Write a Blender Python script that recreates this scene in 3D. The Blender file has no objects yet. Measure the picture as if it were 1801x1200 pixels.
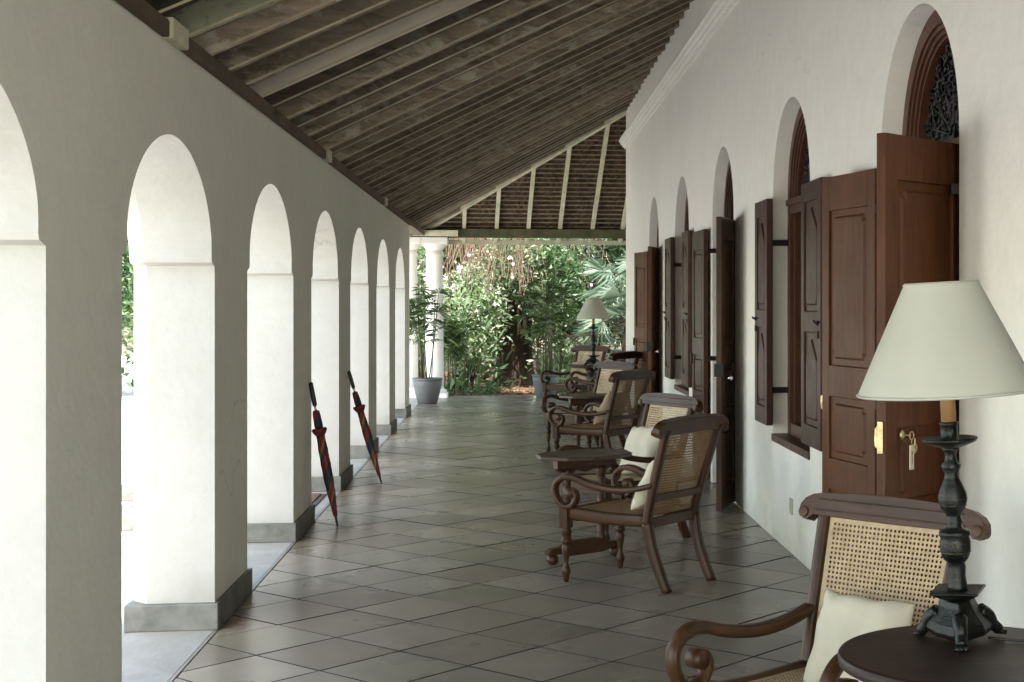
import bpy, math, random
from mathutils import Vector, Matrix
R = math.radians
PI = math.pi
random.seed(7)
scene = bpy.context.scene
COL = scene.collection

# ------------------------------------------------------------------ helpers
class MB:
    """collects shapes, builds ONE mesh object"""
    def __init__(s): s.v = []; s.f = []; s.sm = []
    def add(s, vs, fs, smooth=False, M=None):
        n = len(s.v)
        for p in vs:
            p = Vector(p)
            s.v.append(tuple(M @ p) if M is not None else tuple(p))
        for f in fs:
            s.f.append([i + n for i in f]); s.sm.append(smooth)
        return s
    def box(s, x0, x1, y0, y1, z0, z1, M=None):
        vs = [(x, y, z) for z in (z0, z1) for y in (y0, y1) for x in (x0, x1)]
        return s.add(vs, [(0, 2, 3, 1), (4, 5, 7, 6), (0, 1, 5, 4), (2, 6, 7, 3), (0, 4, 6, 2), (1, 3, 7, 5)], False, M)
    def bar(s, a, b, w, h, up=(0, 0, 1)):
        """rectangular bar from a to b; h along up, w sideways"""
        a = Vector(a); b = Vector(b); d = (b - a).normalized(); up = Vector(up)
        sd = d.cross(up).normalized(); u = sd.cross(d).normalized()
        vs = []
        for p in (a, b):
            for i, j in ((-1, -1), (1, -1), (1, 1), (-1, 1)):
                vs.append(p + sd * (i * w / 2) + u * (j * h / 2))
        return s.add(vs, [(0, 3, 2, 1), (4, 5, 6, 7), (0, 1, 5, 4), (1, 2, 6, 5), (2, 3, 7, 6), (3, 0, 4, 7)])
    def tube(s, pts, rad, n=8, M=None, cap=True, smooth=True):
        pts = [Vector(p) for p in pts]
        if not isinstance(rad, (list, tuple)): rad = [rad] * len(pts)
        vs = []; fs = []
        prev = None
        for i, p in enumerate(pts):
            d = (pts[min(i + 1, len(pts) - 1)] - pts[max(i - 1, 0)]).normalized()
            if prev is None:
                t = Vector((1, 0, 0)) if abs(d.x) < .8 else Vector((0, 1, 0))
                u = d.cross(t).normalized()
            else:
                u = (prev - d * prev.dot(d)).normalized()
            prev = u; w = d.cross(u)
            for k in range(n):
                a = 2 * PI * k / n
                vs.append(p + (u * math.cos(a) + w * math.sin(a)) * rad[i])
        for i in range(len(pts) - 1):
            for k in range(n):
                fs.append((i * n + k, i * n + (k + 1) % n, (i + 1) * n + (k + 1) % n, (i + 1) * n + k))
        if cap:
            fs.append(tuple(reversed(range(n)))); fs.append(tuple(range((len(pts) - 1) * n, len(pts) * n)))
        return s.add(vs, fs, smooth, M)
    def sweep(s, pts, sec, side=(1, 0, 0), M=None, smooth=True):
        """rectangular rounded section swept along pts; sec list of (w along side, h across)"""
        pts = [Vector(p) for p in pts]; side = Vector(side)
        if not isinstance(sec, list): sec = [sec] * len(pts)
        vs = []; fs = []; prof = [(-1, -.55), (-.72, -1), (.72, -1), (1, -.55), (1, .55), (.72, 1), (-.72, 1), (-1, .55)]
        n = 8
        for i, p in enumerate(pts):
            d = (pts[min(i + 1, len(pts) - 1)] - pts[max(i - 1, 0)]).normalized()
            sd = (side - d * side.dot(d)).normalized(); u = sd.cross(d)
            w, h = sec[i]
            for a, b in prof: vs.append(p + sd * (a * w / 2) + u * (b * h / 2))
        for i in range(len(pts) - 1):
            for k in range(n):
                fs.append((i * n + k, i * n + (k + 1) % n, (i + 1) * n + (k + 1) % n, (i + 1) * n + k))
        fs.append(tuple(reversed(range(n)))); fs.append(tuple(range((len(pts) - 1) * n, len(pts) * n)))
        return s.add(vs, fs, smooth, M)
    def lathe(s, prof, c=(0, 0, 0), n=20, M=None, sx=1, sy=1, smooth=True, twist=None):
        vs = []; fs = []
        for i, (r, z) in enumerate(prof):
            for k in range(n):
                a = 2 * PI * k / n
                rr = r if twist is None else r * twist(a, z)
                vs.append((c[0] + rr * math.cos(a) * sx, c[1] + rr * math.sin(a) * sy, c[2] + z))
        for i in range(len(prof) - 1):
            for k in range(n):
                fs.append((i * n + k, i * n + (k + 1) % n, (i + 1) * n + (k + 1) % n, (i + 1) * n + k))
        fs.append(tuple(reversed(range(n)))); fs.append(tuple(range((len(prof) - 1) * n, len(prof) * n)))
        return s.add(vs, fs, smooth, M)
    def prism(s, poly, d0, d1, axis='y', M=None):
        """polygon (a,b) extruded d0..d1 along axis: y -> (a,d,b); x -> (d,a,b); z -> (a,b,d)"""
        f = {'y': lambda a, b, d: (a, d, b), 'x': lambda a, b, d: (d, a, b), 'z': lambda a, b, d: (a, b, d)}[axis]
        n = len(poly)
        vs = [f(a, b, d0) for a, b in poly] + [f(a, b, d1) for a, b in poly]
        fs = [tuple(range(n)), tuple(reversed(range(n, 2 * n)))] + [(i, (i + 1) % n, n + (i + 1) % n, n + i) for i in range(n)]
        return s.add(vs, fs, False, M)
    def build(s, name, mat, parent=None, bevel=0, seg=2, fix=True, sub=0):
        me = bpy.data.meshes.new(name)
        me.from_pydata(s.v, [], s.f)
        me.polygons.foreach_set('use_smooth', s.sm)
        if fix:
            import bmesh
            bm = bmesh.new(); bm.from_mesh(me); bmesh.ops.recalc_face_normals(bm, faces=bm.faces); bm.to_mesh(me); bm.free()
        me.materials.append(mat)
        o = bpy.data.objects.new(name, me); COL.objects.link(o)
        if parent is not None: o.parent = parent
        if bevel:
            b = o.modifiers.new('bevel', 'BEVEL'); b.width = bevel; b.segments = seg; b.limit_method = 'ANGLE'; b.angle_limit = R(40)
            b.harden_normals = False
        if sub:
            m = o.modifiers.new('sub', 'SUBSURF'); m.levels = sub; m.render_levels = sub
        return o

def tag(o, label=None, cat=None, group=None, kind=None):
    if label: o['label'] = label
    if cat: o['category'] = cat
    if group: o['group'] = group
    if kind: o['kind'] = kind
    return o
def thing(name, label, cat, loc=(0, 0, 0), rz=0, group=None):
    o = bpy.data.objects.new(name, None); COL.objects.link(o)
    o.location = loc; o.rotation_euler = (0, 0, rz); o.empty_display_size = .1
    return tag(o, label, cat, group)
def copy_tree(o, parent=None):
    c = o.copy(); COL.objects.link(c)
    if parent is not None: c.parent = parent
    for ch in [k for k in o.children]: copy_tree(ch, c)
    return c

# ------------------------------------------------------------------ materials
def newmat(name):
    m = bpy.data.materials.new(name); m.use_nodes = True
    nt = m.node_tree; b = nt.nodes['Principled BSDF']
    return m, nt, b
def N(nt, t, **k):
    n = nt.nodes.new(t)
    for a, v in k.items(): setattr(n, a, v)
    return n
def setin(n, **k):
    for a, v in k.items(): n.inputs[a.replace('_', ' ')].default_value = v
def ramp(nt, stops, interp='LINEAR'):
    r = N(nt, 'ShaderNodeValToRGB'); r.color_ramp.interpolation = interp
    e = r.color_ramp.elements
    while len(e) > 1: e.remove(e[-1])
    e[0].position = stops[0][0]; e[0].color = (*stops[0][1], 1)
    for p, c in stops[1:]:
        x = e.new(p); x.color = (*c, 1)
    return r
def mixc(nt, a, b, f, mode='MIX'):
    m = N(nt, 'ShaderNodeMix', data_type='RGBA', blend_type=mode)
    for inp, val in ((6, a), (7, b), (0, f)):
        if hasattr(val, 'is_linked') or isinstance(val, bpy.types.NodeSocket): nt.links.new(val, m.inputs[inp])
        elif inp == 0: m.inputs[0].default_value = val
        else: m.inputs[inp].default_value = (*val, 1)
    return m.outputs[2]
def noise(nt, vec, scale, detail=4, rough=.55, dist=0):
    n = N(nt, 'ShaderNodeTexNoise'); setin(n, Scale=scale, Detail=detail, Roughness=rough, Distortion=dist)
    if vec is not None: nt.links.new(vec, n.inputs['Vector'])
    return n.outputs['Fac']
def objco(nt, scale=(1, 1, 1), rot=(0, 0, 0), rnd=True):
    t = N(nt, 'ShaderNodeTexCoord'); m = N(nt, 'ShaderNodeMapping')
    m.inputs['Scale'].default_value = scale; m.inputs['Rotation'].default_value = rot
    nt.links.new(t.outputs['Object'], m.inputs['Vector'])
    if rnd:
        oi = N(nt, 'ShaderNodeObjectInfo'); mu = N(nt, 'ShaderNodeMath', operation='MULTIPLY'); mu.inputs[1].default_value = 37
        nt.links.new(oi.outputs['Random'], mu.inputs[0]); nt.links.new(mu.outputs[0], m.inputs['Location'])
    return m.outputs['Vector']
def bump(nt, b, h, strength, dist=.01):
    n = N(nt, 'ShaderNodeBump'); n.inputs['Strength'].default_value = strength; n.inputs['Distance'].default_value = dist
    nt.links.new(h, n.inputs['Height']); nt.links.new(n.outputs[0], b.inputs['Normal'])

def m_plaster(name, c1, c2, rough=.85, grime=None):
    m, nt, b = newmat(name); co = objco(nt, rnd=False)
    r = ramp(nt, [(.3, c1), (.7, c2)]); nt.links.new(noise(nt, co, .9, 6, .6), r.inputs[0])
    fine = ramp(nt, [(.3, (.925, .92, .91)), (.7, (1, 1, 1))]); nt.links.new(noise(nt, co, 9, 5, .65, .4), fine.inputs[0])
    c = mixc(nt, r.outputs[0], fine.outputs[0], .8, 'MULTIPLY')
    if grime:
        sx = N(nt, 'ShaderNodeSeparateXYZ'); nt.links.new(co, sx.inputs[0])
        add = N(nt, 'ShaderNodeMath', operation='ADD'); n2 = noise(nt, co, 3, 5)
        mm = N(nt, 'ShaderNodeMath', operation='MULTIPLY'); mm.inputs[1].default_value = .5
        nt.links.new(n2, mm.inputs[0]); nt.links.new(sx.outputs[2], add.inputs[0]); nt.links.new(mm.outputs[0], add.inputs[1])
        g = ramp(nt, [(.22, (.50, .48, .42)), (.50, (1, 1, 1))]); nt.links.new(add.outputs[0], g.inputs[0])
        c = mixc(nt, c, g.outputs[0], .55, 'MULTIPLY')
    vo = N(nt, 'ShaderNodeTexVoronoi', feature='DISTANCE_TO_EDGE'); vo.inputs['Scale'].default_value = .9
    wob = N(nt, 'ShaderNodeVectorMath', operation='MULTIPLY_ADD'); nz_ = N(nt, 'ShaderNodeTexNoise'); setin(nz_, Scale=3.0, Detail=5.0); nt.links.new(co, nz_.inputs['Vector'])
    wob.inputs[1].default_value = (.35, .35, .35); nt.links.new(nz_.outputs['Color'], wob.inputs[0]); nt.links.new(co, wob.inputs[2]); nt.links.new(wob.outputs[0], vo.inputs['Vector'])
    ck = ramp(nt, [(0, (.55, .55, .55)), (.0035, (1, 1, 1))]); nt.links.new(vo.outputs['Distance'], ck.inputs[0])
    mk = ramp(nt, [(.56, (0, 0, 0)), (.62, (1, 1, 1))]); nt.links.new(noise(nt, co, .6, 3), mk.inputs[0])
    ckm = mixc(nt, (1, 1, 1), ck.outputs[0], mk.outputs[0]); c = mixc(nt, c, ckm, .7, 'MULTIPLY')
    nt.links.new(c, b.inputs['Base Color']); setin(b, Roughness=rough)
    b.inputs['Specular IOR Level'].default_value = .25
    h = N(nt, 'ShaderNodeMath', operation='MULTIPLY_ADD'); h.inputs[1].default_value = 3.5
    nt.links.new(noise(nt, co, 3.2, 3, .5), h.inputs[0]); nt.links.new(noise(nt, co, 26, 5, .6), h.inputs[2])
    bump(nt, b, h.outputs[0], .35, .007)
    return m
def m_wood(name, c1, c2, axis='z', rough=.38, spec=.5, scale=1.0, coat=0, bumps=.25):
    m, nt, b = newmat(name)
    sc = {'x': (1.2, 14, 14), 'y': (14, 1.2, 14), 'z': (14, 14, 1.2)}[axis]
    co = objco(nt, tuple(q * scale for q in sc))
    nz = noise(nt, co, 2.2, 6, .62, 1.2)
    r = ramp(nt, [(.25, c1), (.5, tuple((a + d) / 2 for a, d in zip(c1, c2))), (.78, c2)]); nt.links.new(nz, r.inputs[0])
    co2 = objco(nt, (1.5, 1.5, 1.5)); big = ramp(nt, [(.3, (.62, .62, .62)), (.7, (1, 1, 1))]); nt.links.new(noise(nt, co2, 1.6, 3), big.inputs[0])
    c = mixc(nt, r.outputs[0], big.outputs[0], .75, 'MULTIPLY')
    nt.links.new(c, b.inputs['Base Color'])
    rr = N(nt, 'ShaderNodeMapRange'); rr.inputs['To Min'].default_value = rough - .1; rr.inputs['To Max'].default_value = rough + .16
    nt.links.new(noise(nt, co2, 4, 4), rr.inputs[0]); nt.links.new(rr.outputs[0], b.inputs['Roughness'])
    b.inputs['Specular IOR Level'].default_value = spec
    if coat: b.inputs['Coat Weight'].default_value = coat; b.inputs['Coat Roughness'].default_value = .22
    bump(nt, b, nz, bumps, .003)
    return m
def m_rafter(name, dark, mid, pale, axis='x', palecut=.6):
    m, nt, b = newmat(name)
    sc = {'x': (.8, 6, 9), 'y': (6, .8, 9)}[axis]
    co = objco(nt, sc); n1 = noise(nt, co, 2.0, 8, .7, .8)
    r = ramp(nt, [(.22, dark), (.5, mid), (.8, tuple(x * 1.6 for x in mid))]); nt.links.new(n1, r.inputs[0])
    co2 = objco(nt, (1.3, 1.3, 2.4)); n2 = noise(nt, co2, 2.4, 10, .78, .6)
    k = ramp(nt, [(palecut - .05, (0, 0, 0)), (palecut + .05, (1, 1, 1))]); nt.links.new(n2, k.inputs[0])
    oi = N(nt, 'ShaderNodeObjectInfo')
    rr = ramp(nt, [(0, (.25, .25, .25)), (.45, (.55, .55, .55)), (.85, (.95, .95, .95)), (1, (1.0, 1.0, 1.0))]); nt.links.new(oi.outputs['Random'], rr.inputs[0])
    c = mixc(nt, r.outputs[0], pale, k.outputs[0])
    c = mixc(nt, c, rr.outputs[0], 1, 'MULTIPLY')
    nt.links.new(c, b.inputs['Base Color']); setin(b, Roughness=.75)
    b.inputs['Specular IOR Level'].default_value = .2
    bump(nt, b, n2, .5, .006)
    return m
def m_simple(name, c, rough=.5, metal=0, spec=.5, nscale=8, var=.25, bumps=.1, ncol=None):
    m, nt, b = newmat(name); co = objco(nt)
    c2 = ncol or tuple(x * (1 - var) for x in c)
    r = ramp(nt, [(.3, c2), (.7, c)]); nt.links.new(noise(nt, co, nscale, 6, .6), r.inputs[0])
    nt.links.new(r.outputs[0], b.inputs['Base Color']); setin(b, Roughness=rough, Metallic=metal)
    b.inputs['Specular IOR Level'].default_value = spec
    bump(nt, b, noise(nt, co, nscale * 5, 4), bumps, .003)
    return m
def m_leaf(name, cols, rough=.45, trans=.35):
    m, nt, b = newmat(name)
    g = N(nt, 'ShaderNodeNewGeometry'); r = ramp(nt, [(i / max(1, len(cols) - 1), c) for i, c in enumerate(cols)])
    nt.links.new(g.outputs['Random Per Island'], r.inputs[0]); nt.links.new(r.outputs[0], b.inputs['Base Color'])
    setin(b, Roughness=rough); b.inputs['Specular IOR Level'].default_value = .45
    t = N(nt, 'ShaderNodeBsdfTranslucent'); nt.links.new(mixc(nt, r.outputs[0], (1.3, 1.5, .6), .6, 'MULTIPLY'), t.inputs['Color'])
    mx = N(nt, 'ShaderNodeMixShader'); mx.inputs[0].default_value = trans
    out = nt.nodes['Material Output']
    nt.links.new(b.outputs[0], mx.inputs[1]); nt.links.new(t.outputs[0], mx.inputs[2]); nt.links.new(mx.outputs[0], out.inputs[0])
    return m

PL_IN = m_plaster('plaster_arcade', (.735, .725, .665), (.785, .775, .71), grime=True)
PL_REV = m_plaster('plaster_reveal_dimmed', (.40, .39, .365), (.45, .44, .41), grime=True)  # same arcade plaster, darkened to offset the strong light on the arch reveals
PL_HOUSE = m_plaster('plaster_house', (.83, .81, .755), (.87, .855, .80), grime=True)
PL_WHITE = m_plaster('plaster_white', (.76, .75, .69), (.84, .83, .78))
SKIRT = m_simple('grey_cement', (.19, .188, .165), .6, nscale=6, var=.62, bumps=.4)
DOORW = m_wood('door_teak', (.062, .021, .009), (.140, .054, .024), 'z', .46, .25)
DOORD = m_wood('door_dark', (.032, .014, .008), (.072, .032, .019), 'z', .40, .3)
FRAMEW = m_wood('frame_wood', (.055, .020, .009), (.115, .045, .021), 'z', .4, .4)
CHAIRW = m_wood('chair_wood', (.024, .010, .0045), (.080, .034, .014), 'z', .38, .22, .8, coat=.08)
CHAIRX = m_wood('chair_wood_cross', (.026, .011, .0045), (.092, .039, .016), 'x', .38, .22, .8, coat=.08)
CHAIRY = m_wood('chair_wood_long', (.026, .011, .0045), (.092, .039, .016), 'y', .38, .22, .8, coat=.08)
CANE = m_simple('cane', (.50, .375, .22), .5, nscale=30, var=.35, bumps=.2)
CANEB = m_simple('cane_aged', (.30, .17, .075), .45, nscale=20, var=.4, bumps=.2)
TABLEW = m_wood('table_wood', (.040, .022, .013), (.085, .050, .030), 'x', .36, .5)
TABLED = m_wood('table_dark', (.018, .009, .006), (.034, .017, .011), 'x', .42, .35)
CUSH = m_simple('cushion_cloth', (.64, .59, .47), .9, spec=.2, nscale=5, var=.16, bumps=.5)
CUSHT = m_simple('cushion_tan', (.34, .26, .17), .9, spec=.2, nscale=6, var=.15, bumps=.4)
LAMPM = m_simple('lamp_bronze', (.009, .011, .010), .38, .4, .6, 30, .6, .6)
LAMPG = m_simple('lamp_gilding', (.12, .09, .035), .4, .8, .5, 60, .7, .3)
CANDLE = m_simple('candle_sleeve', (.36, .20, .085), .55, nscale=14, var=.3)
BRASS = m_simple('brass', (.80, .66, .36), .32, 1, .5, 34, .55, .4)
IRON = m_simple('black_iron', (.012, .012, .012), .45, .5, .5)
BLACKP = m_simple('black_plastic', (.010, .011, .014), .4)
CHROME = m_simple('chrome', (.75, .75, .75), .15, 1)
KEYTAG = m_simple('key_tag', (.62, .56, .44), .4, .3, .5, 20, .2)
POT = m_simple('clay_pot_grey', (.115, .12, .12), .6, nscale=4, var=.35, bumps=.3)
SOIL = m_simple('soil', (.035, .022, .014), .95, nscale=14, var=.6, bumps=.8)
CREAMW = m_simple('cream_painted_wood', (.70, .66, .48), .6, nscale=6, var=.35, bumps=.3)
BATTEN = m_simple('batten_wood', (.36, .30, .19), .7, nscale=9, var=.55, bumps=.3)
BEAMW = m_simple('mossy_beam', (.12, .12, .055), .8, nscale=5, var=.6, bumps=.5)
PLATEW = m_simple('wall_plate_wood', (.13, .085, .052), .8, nscale=5, var=.45, bumps=.5)
RAFT = m_rafter('weathered_rafter', (.075, .057, .041), (.33, .262, .195), (.56, .51, .41), 'x', .565)
RAFTG = m_rafter('flaking_rafter', (.030, .030, .018), (.10, .10, .065), (.26, .265, .19), 'x', .50)
RAFTE = m_simple('pale_rafter_edge', (.56, .47, .35), .7, nscale=4, var=.45, bumps=.2)  # paler than the rafter faces; covers the strip along the lower edge
RAFTP = m_simple('pale_board', (.62, .55, .46), .7, nscale=3, var=.3, bumps=.3)
BARK = m_simple('bark', (.055, .036, .024), .95, nscale=7, var=.6, bumps=1)
VINE = m_simple('dry_vine', (.22, .15, .095), .9, nscale=10, var=.5)
STEM = m_simple('green_stem', (.09, .10, .045), .7, nscale=10, var=.4)
BLACKGL = m_simple('unlit_inside', (.012, .011, .010), .8, nscale=3)
SOCKET = m_simple('switch_plate', (.50, .49, .43), .4, nscale=5, var=.1)

def m_tile():
    m, nt, b = newmat('stone_tile'); g = N(nt, 'ShaderNodeNewGeometry')
    co = objco(nt, rnd=False)
    r = ramp(nt, [(0, (.165, .132, .095)), (.25, (.25, .210, .158)), (.5, (.19, .165, .115)), (.75, (.30, .25, .190)), (1, (.17, .138, .10))])
    nt.links.new(g.outputs['Random Per Island'], r.inputs[0])
    st = ramp(nt, [(.3, (.80, .80, .80)), (.66, (1.05, 1.05, 1.05))]); nt.links.new(noise(nt, co, 3.1, 6, .6), st.inputs[0])
    c = mixc(nt, r.outputs[0], st.outputs[0], .9, 'MULTIPLY')
    sp = ramp(nt, [(.70, (0, 0, 0)), (.78, (1, 1, 1))]); nt.links.new(noise(nt, co, 11, 10, .8), sp.inputs[0])
    nt.links.new(c, b.inputs['Base Color'])
    rr = N(nt, 'ShaderNodeMapRange'); rr.inputs['To Min'].default_value = .20; rr.inputs['To Max'].default_value = .38
    nt.links.new(noise(nt, co, 1.7, 2, .5), rr.inputs[0]); nt.links.new(rr.outputs[0], b.inputs['Roughness'])
    b.inputs['Specular IOR Level'].default_value = .5
    bump(nt, b, noise(nt, co, 5, 6, .5), .06, .01)
    return m
TILE = m_tile()
GROUT = m_simple('grout', (.028, .024, .018), .95, nscale=6, var=.4)
SLAB = m_simple('threshold_cement', (.31, .285, .25), .42, nscale=2.2, var=.4, bumps=.15)
def m_ground():
    m, nt, b = newmat('garden_ground'); co = objco(nt, rnd=False)
    sx = N(nt, 'ShaderNodeSeparateXYZ'); nt.links.new(co, sx.inputs[0])
    gr = ramp(nt, [(.3, (.50, .48, .43)), (.7, (.68, .66, .61))]); nt.links.new(noise(nt, co, 14, 9, .75), gr.inputs[0])
    lt = ramp(nt, [(.25, (.035, .022, .013)), (.5, (.17, .095, .055)), (.75, (.34, .22, .14))]); nt.links.new(noise(nt, co, 9, 10, .8, 1), lt.inputs[0])
    f = N(nt, 'ShaderNodeMapRange'); f.inputs['From Min'].default_value = 25.2; f.inputs['From Max'].default_value = 25.9
    ad = N(nt, 'ShaderNodeMath', operation='ADD'); nt.links.new(sx.outputs[1], ad.inputs[0]); 
    lx = N(nt, 'ShaderNodeMapRange'); lx.inputs['From Min'].default_value = -4; lx.inputs['From Max'].default_value = -2.2; lx.inputs['To Min'].default_value = -30; lx.inputs['To Max'].default_value = 0
    nt.links.new(sx.outputs[0], lx.inputs[0]); nt.links.new(lx.outputs[0], ad.inputs[1]); nt.links.new(ad.outputs[0], f.inputs[0])
    nt.links.new(mixc(nt, gr.outputs[0], lt.outputs[0], f.outputs[0]), b.inputs['Base Color'])
    setin(b, Roughness=.95); bump(nt, b, noise(nt, co, 30, 8, .8), .8, .02)
    return m
GROUND = m_ground()
def m_tiles_under():
    m, nt, b = newmat('roof_tile_underside'); co = objco(nt, (1, 1, 1), rnd=False)
    r = ramp(nt, [(.38, (.022, .016, .011)), (.52, (.085, .048, .030)), (.72, (.22, .11, .065))]); nt.links.new(noise(nt, co, 9, 8, .7), r.inputs[0])
    nt.links.new(r.outputs[0], b.inputs['Base Color']); setin(b, Roughness=.9)
    return m
RTILE = m_tiles_under()
def m_shade():
    m, nt, b = newmat('lamp_shade_cloth'); co = objco(nt, (1, 1, 1))
    r = ramp(nt, [(.3, (.60, .61, .54)), (.7, (.66, .66, .59))]); nt.links.new(noise(nt, co, 3, 5), r.inputs[0])
    nt.links.new(r.outputs[0], b.inputs['Base Color']); setin(b, Roughness=.9); b.inputs['Specular IOR Level'].default_value = .1
    t = N(nt, 'ShaderNodeBsdfTranslucent'); nt.links.new(r.outputs[0], t.inputs['Color'])
    mx = N(nt, 'ShaderNodeMixShader'); mx.inputs[0].default_value = .3
    nt.links.new(b.outputs[0], mx.inputs[1]); nt.links.new(t.outputs[0], mx.inputs[2]); nt.links.new(mx.outputs[0], nt.nodes['Material Output'].inputs[0])
    wv = N(nt, 'ShaderNodeTexNoise'); setin(wv, Scale=400.0); nt.links.new(objco(nt), wv.inputs['Vector'])
    bump(nt, b, wv.outputs['Fac'], .2, .001)
    return m
SHADE = m_shade()
def m_tartan():
    m, nt, b = newmat('umbrella_cloth'); co = objco(nt, rnd=False)
    sx = N(nt, 'ShaderNodeSeparateXYZ'); nt.links.new(co, sx.inputs[0])
    at = N(nt, 'ShaderNodeMath', operation='ARCTAN2'); nt.links.new(sx.outputs[0], at.inputs[0]); nt.links.new(sx.outputs[1], at.inputs[1])
    m1 = N(nt, 'ShaderNodeMath', operation='MULTIPLY'); m1.inputs[1].default_value = 1 / (2 * PI); nt.links.new(at.outputs[0], m1.inputs[0])
    m2 = N(nt, 'ShaderNodeMath', operation='MULTIPLY_ADD'); m2.inputs[1].default_value = 2.7; nt.links.new(sx.outputs[2], m2.inputs[0]); nt.links.new(m1.outputs[0], m2.inputs[2])
    fr = N(nt, 'ShaderNodeMath', operation='FRACT'); nt.links.new(m2.outputs[0], fr.inputs[0])
    r = ramp(nt, [(0, (.012, .022, .035)), (.34, (.20, .012, .015)), (.56, (.012, .022, .035)), (.70, (.33, .10, .02)), (.80, (.16, .012, .012)), (.93, (.10, .085, .02))], 'CONSTANT')
    nt.links.new(fr.outputs[0], r.inputs[0]); nt.links.new(r.outputs[0], b.inputs['Base Color']); setin(b, Roughness=.6)
    return m
TARTAN = m_tartan()
UMRED = m_simple('umbrella_red', (.17, .012, .02), .6, nscale=20)
LEAF_BRIGHT = m_leaf('leaf_bright', [(.06, .11, .04), (.14, .22, .09), (.28, .36, .20), (.62, .64, .54), (.09, .16, .06)])
LEAF_MID = m_leaf('leaf_mid', [(.022, .050, .020), (.045, .095, .035), (.085, .15, .06), (.17, .26, .13), (.04, .07, .025)])
LEAF_DARK = m_leaf('leaf_dark', [(.014, .030, .014), (.030, .066, .028), (.060, .115, .050), (.12, .20, .09)])
LEAF_PALM = m_leaf('leaf_fan_palm', [(.06, .12, .07), (.13, .20, .14), (.30, .38, .30), (.5, .56, .5)], .3, .25)
LEAF_LADY = m_leaf('leaf_lady_palm', [(.018, .038, .014), (.035, .070, .022), (.07, .12, .035), (.14, .19, .05)], .4, .25)
FLOWER = m_leaf('flower_pink', [(.72, .42, .66), (.85, .62, .80), (.65, .32, .60)], .6, .4)
FLOWERW = m_leaf('flower_white', [(.75, .70, .75), (.85, .82, .85)], .6, .4)
DRYLEAF = m_leaf('dry_leaf', [(.07, .04, .024), (.15, .095, .06), (.27, .20, .14), (.10, .06, .035)], .8, .1)

XL, XR = -1.43, 1.78
TW = .40            # arcade thickness
Y0, YE = -2.9, 25.3

# ------------------------------------------------------------------ floor
def floor_tiles():
    t = .45; g = .0032; bm = MB()
    ox, oy = -1.136, 6.867
    s2 = math.sqrt(.5)
    rnd = random.Random(3)
    x0, x1, y0, y1 = -1.405, XR + .02, Y0, YE
    def clip(poly):
        for ax, lim, sg in ((0, x0, 1), (0, x1, -1), (1, y0, 1), (1, y1, -1)):
            out = []
            for i in range(len(poly)):
                a, b = poly[i], poly[(i + 1) % len(poly)]
                ia = (a[ax] - lim) * sg >= 0; ib = (b[ax] - lim) * sg >= 0
                if ia: out.append(a)
                if ia != ib:
                    k = (lim - a[ax]) / (b[ax] - a[ax])
                    out.append((a[0] + (b[0] - a[0]) * k, a[1] + (b[1] - a[1]) * k))
            poly = out
            if len(poly) < 3: return []
        return poly
    for i in range(-75, 75):
        for j in range(-75, 75):
            def q(a, b): return (ox + (a + b) * t * s2, oy + (a - b) * t * s2)
            c = q(i + .5, j + .5)
            if not (x0 - .4 < c[0] < x1 + .4 and y0 - .4 < c[1] < y1 + .4): continue
            k = g / t
            outer = clip([q(i + k, j + k), q(i + 1 - k, j + k), q(i + 1 - k, j + 1 - k), q(i + k, j + 1 - k)])
            if len(outer) < 3: continue
            ar = sum(outer[a][0] * outer[(a + 1) % len(outer)][1] - outer[(a + 1) % len(outer)][0] * outer[a][1] for a in range(len(outer))) / 2
            if abs(ar) < .002: continue
            cx = sum(p[0] for p in outer) / len(outer); cy = sum(p[1] for p in outer) / len(outer)
            n = len(outer)
            dz = rnd.uniform(-.0014, .0014); tx = rnd.uniform(-.003, .003); ty = rnd.uniform(-.003, .003)
            def ring(sh, z):
                o = []
                for x, y in outer:
                    L = math.hypot(x - cx, y - cy) + 1e-6; f = max(0, (L - sh) / L)
                    X = cx + (x - cx) * f; Y = cy + (y - cy) * f
                    o.append((X, Y, z + dz + tx * (X - cx) + ty * (Y - cy)))
                return o
            vs = ring(0, -.014) + ring(.0005, -.003) + ring(.0035, 0)
            fs = [(a, (a + 1) % n, n + (a + 1) % n, n + a) for a in range(n)] + [(n + a, n + (a + 1) % n, 2 * n + (a + 1) % n, 2 * n + a) for a in range(n)]
            fs.append(tuple(range(2 * n, 3 * n)))
            bm.add(vs, fs)
    return bm
o = floor_tiles().build('floor', TILE); tag(o, kind='structure')
o.data.materials.append(GROUT)
for p in o.data.polygons:
    if abs(p.normal.z) < .97: p.material_index = 1
g = MB(); g.box(-1.42, XR + .3, Y0, YE - .002, -.25, -.010); tag(g.build('floor_bed', GROUT), kind='structure')
g = MB(); g.box(XL - TW - .12, -1.412, Y0, 24.6, -.3, -.002)
g.box(XL - TW - .12, 1.78, YE + .002, YE + .25, -.3, -.012)
g.box(XL - TW - .12, -1.412, 24.6, YE, -.3, -.004)
g.box(XR + .31, 7, 22.65, YE + .25, -.3, -.006)
tag(g.build('threshold', SLAB, bevel=.004), kind='structure')

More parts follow.
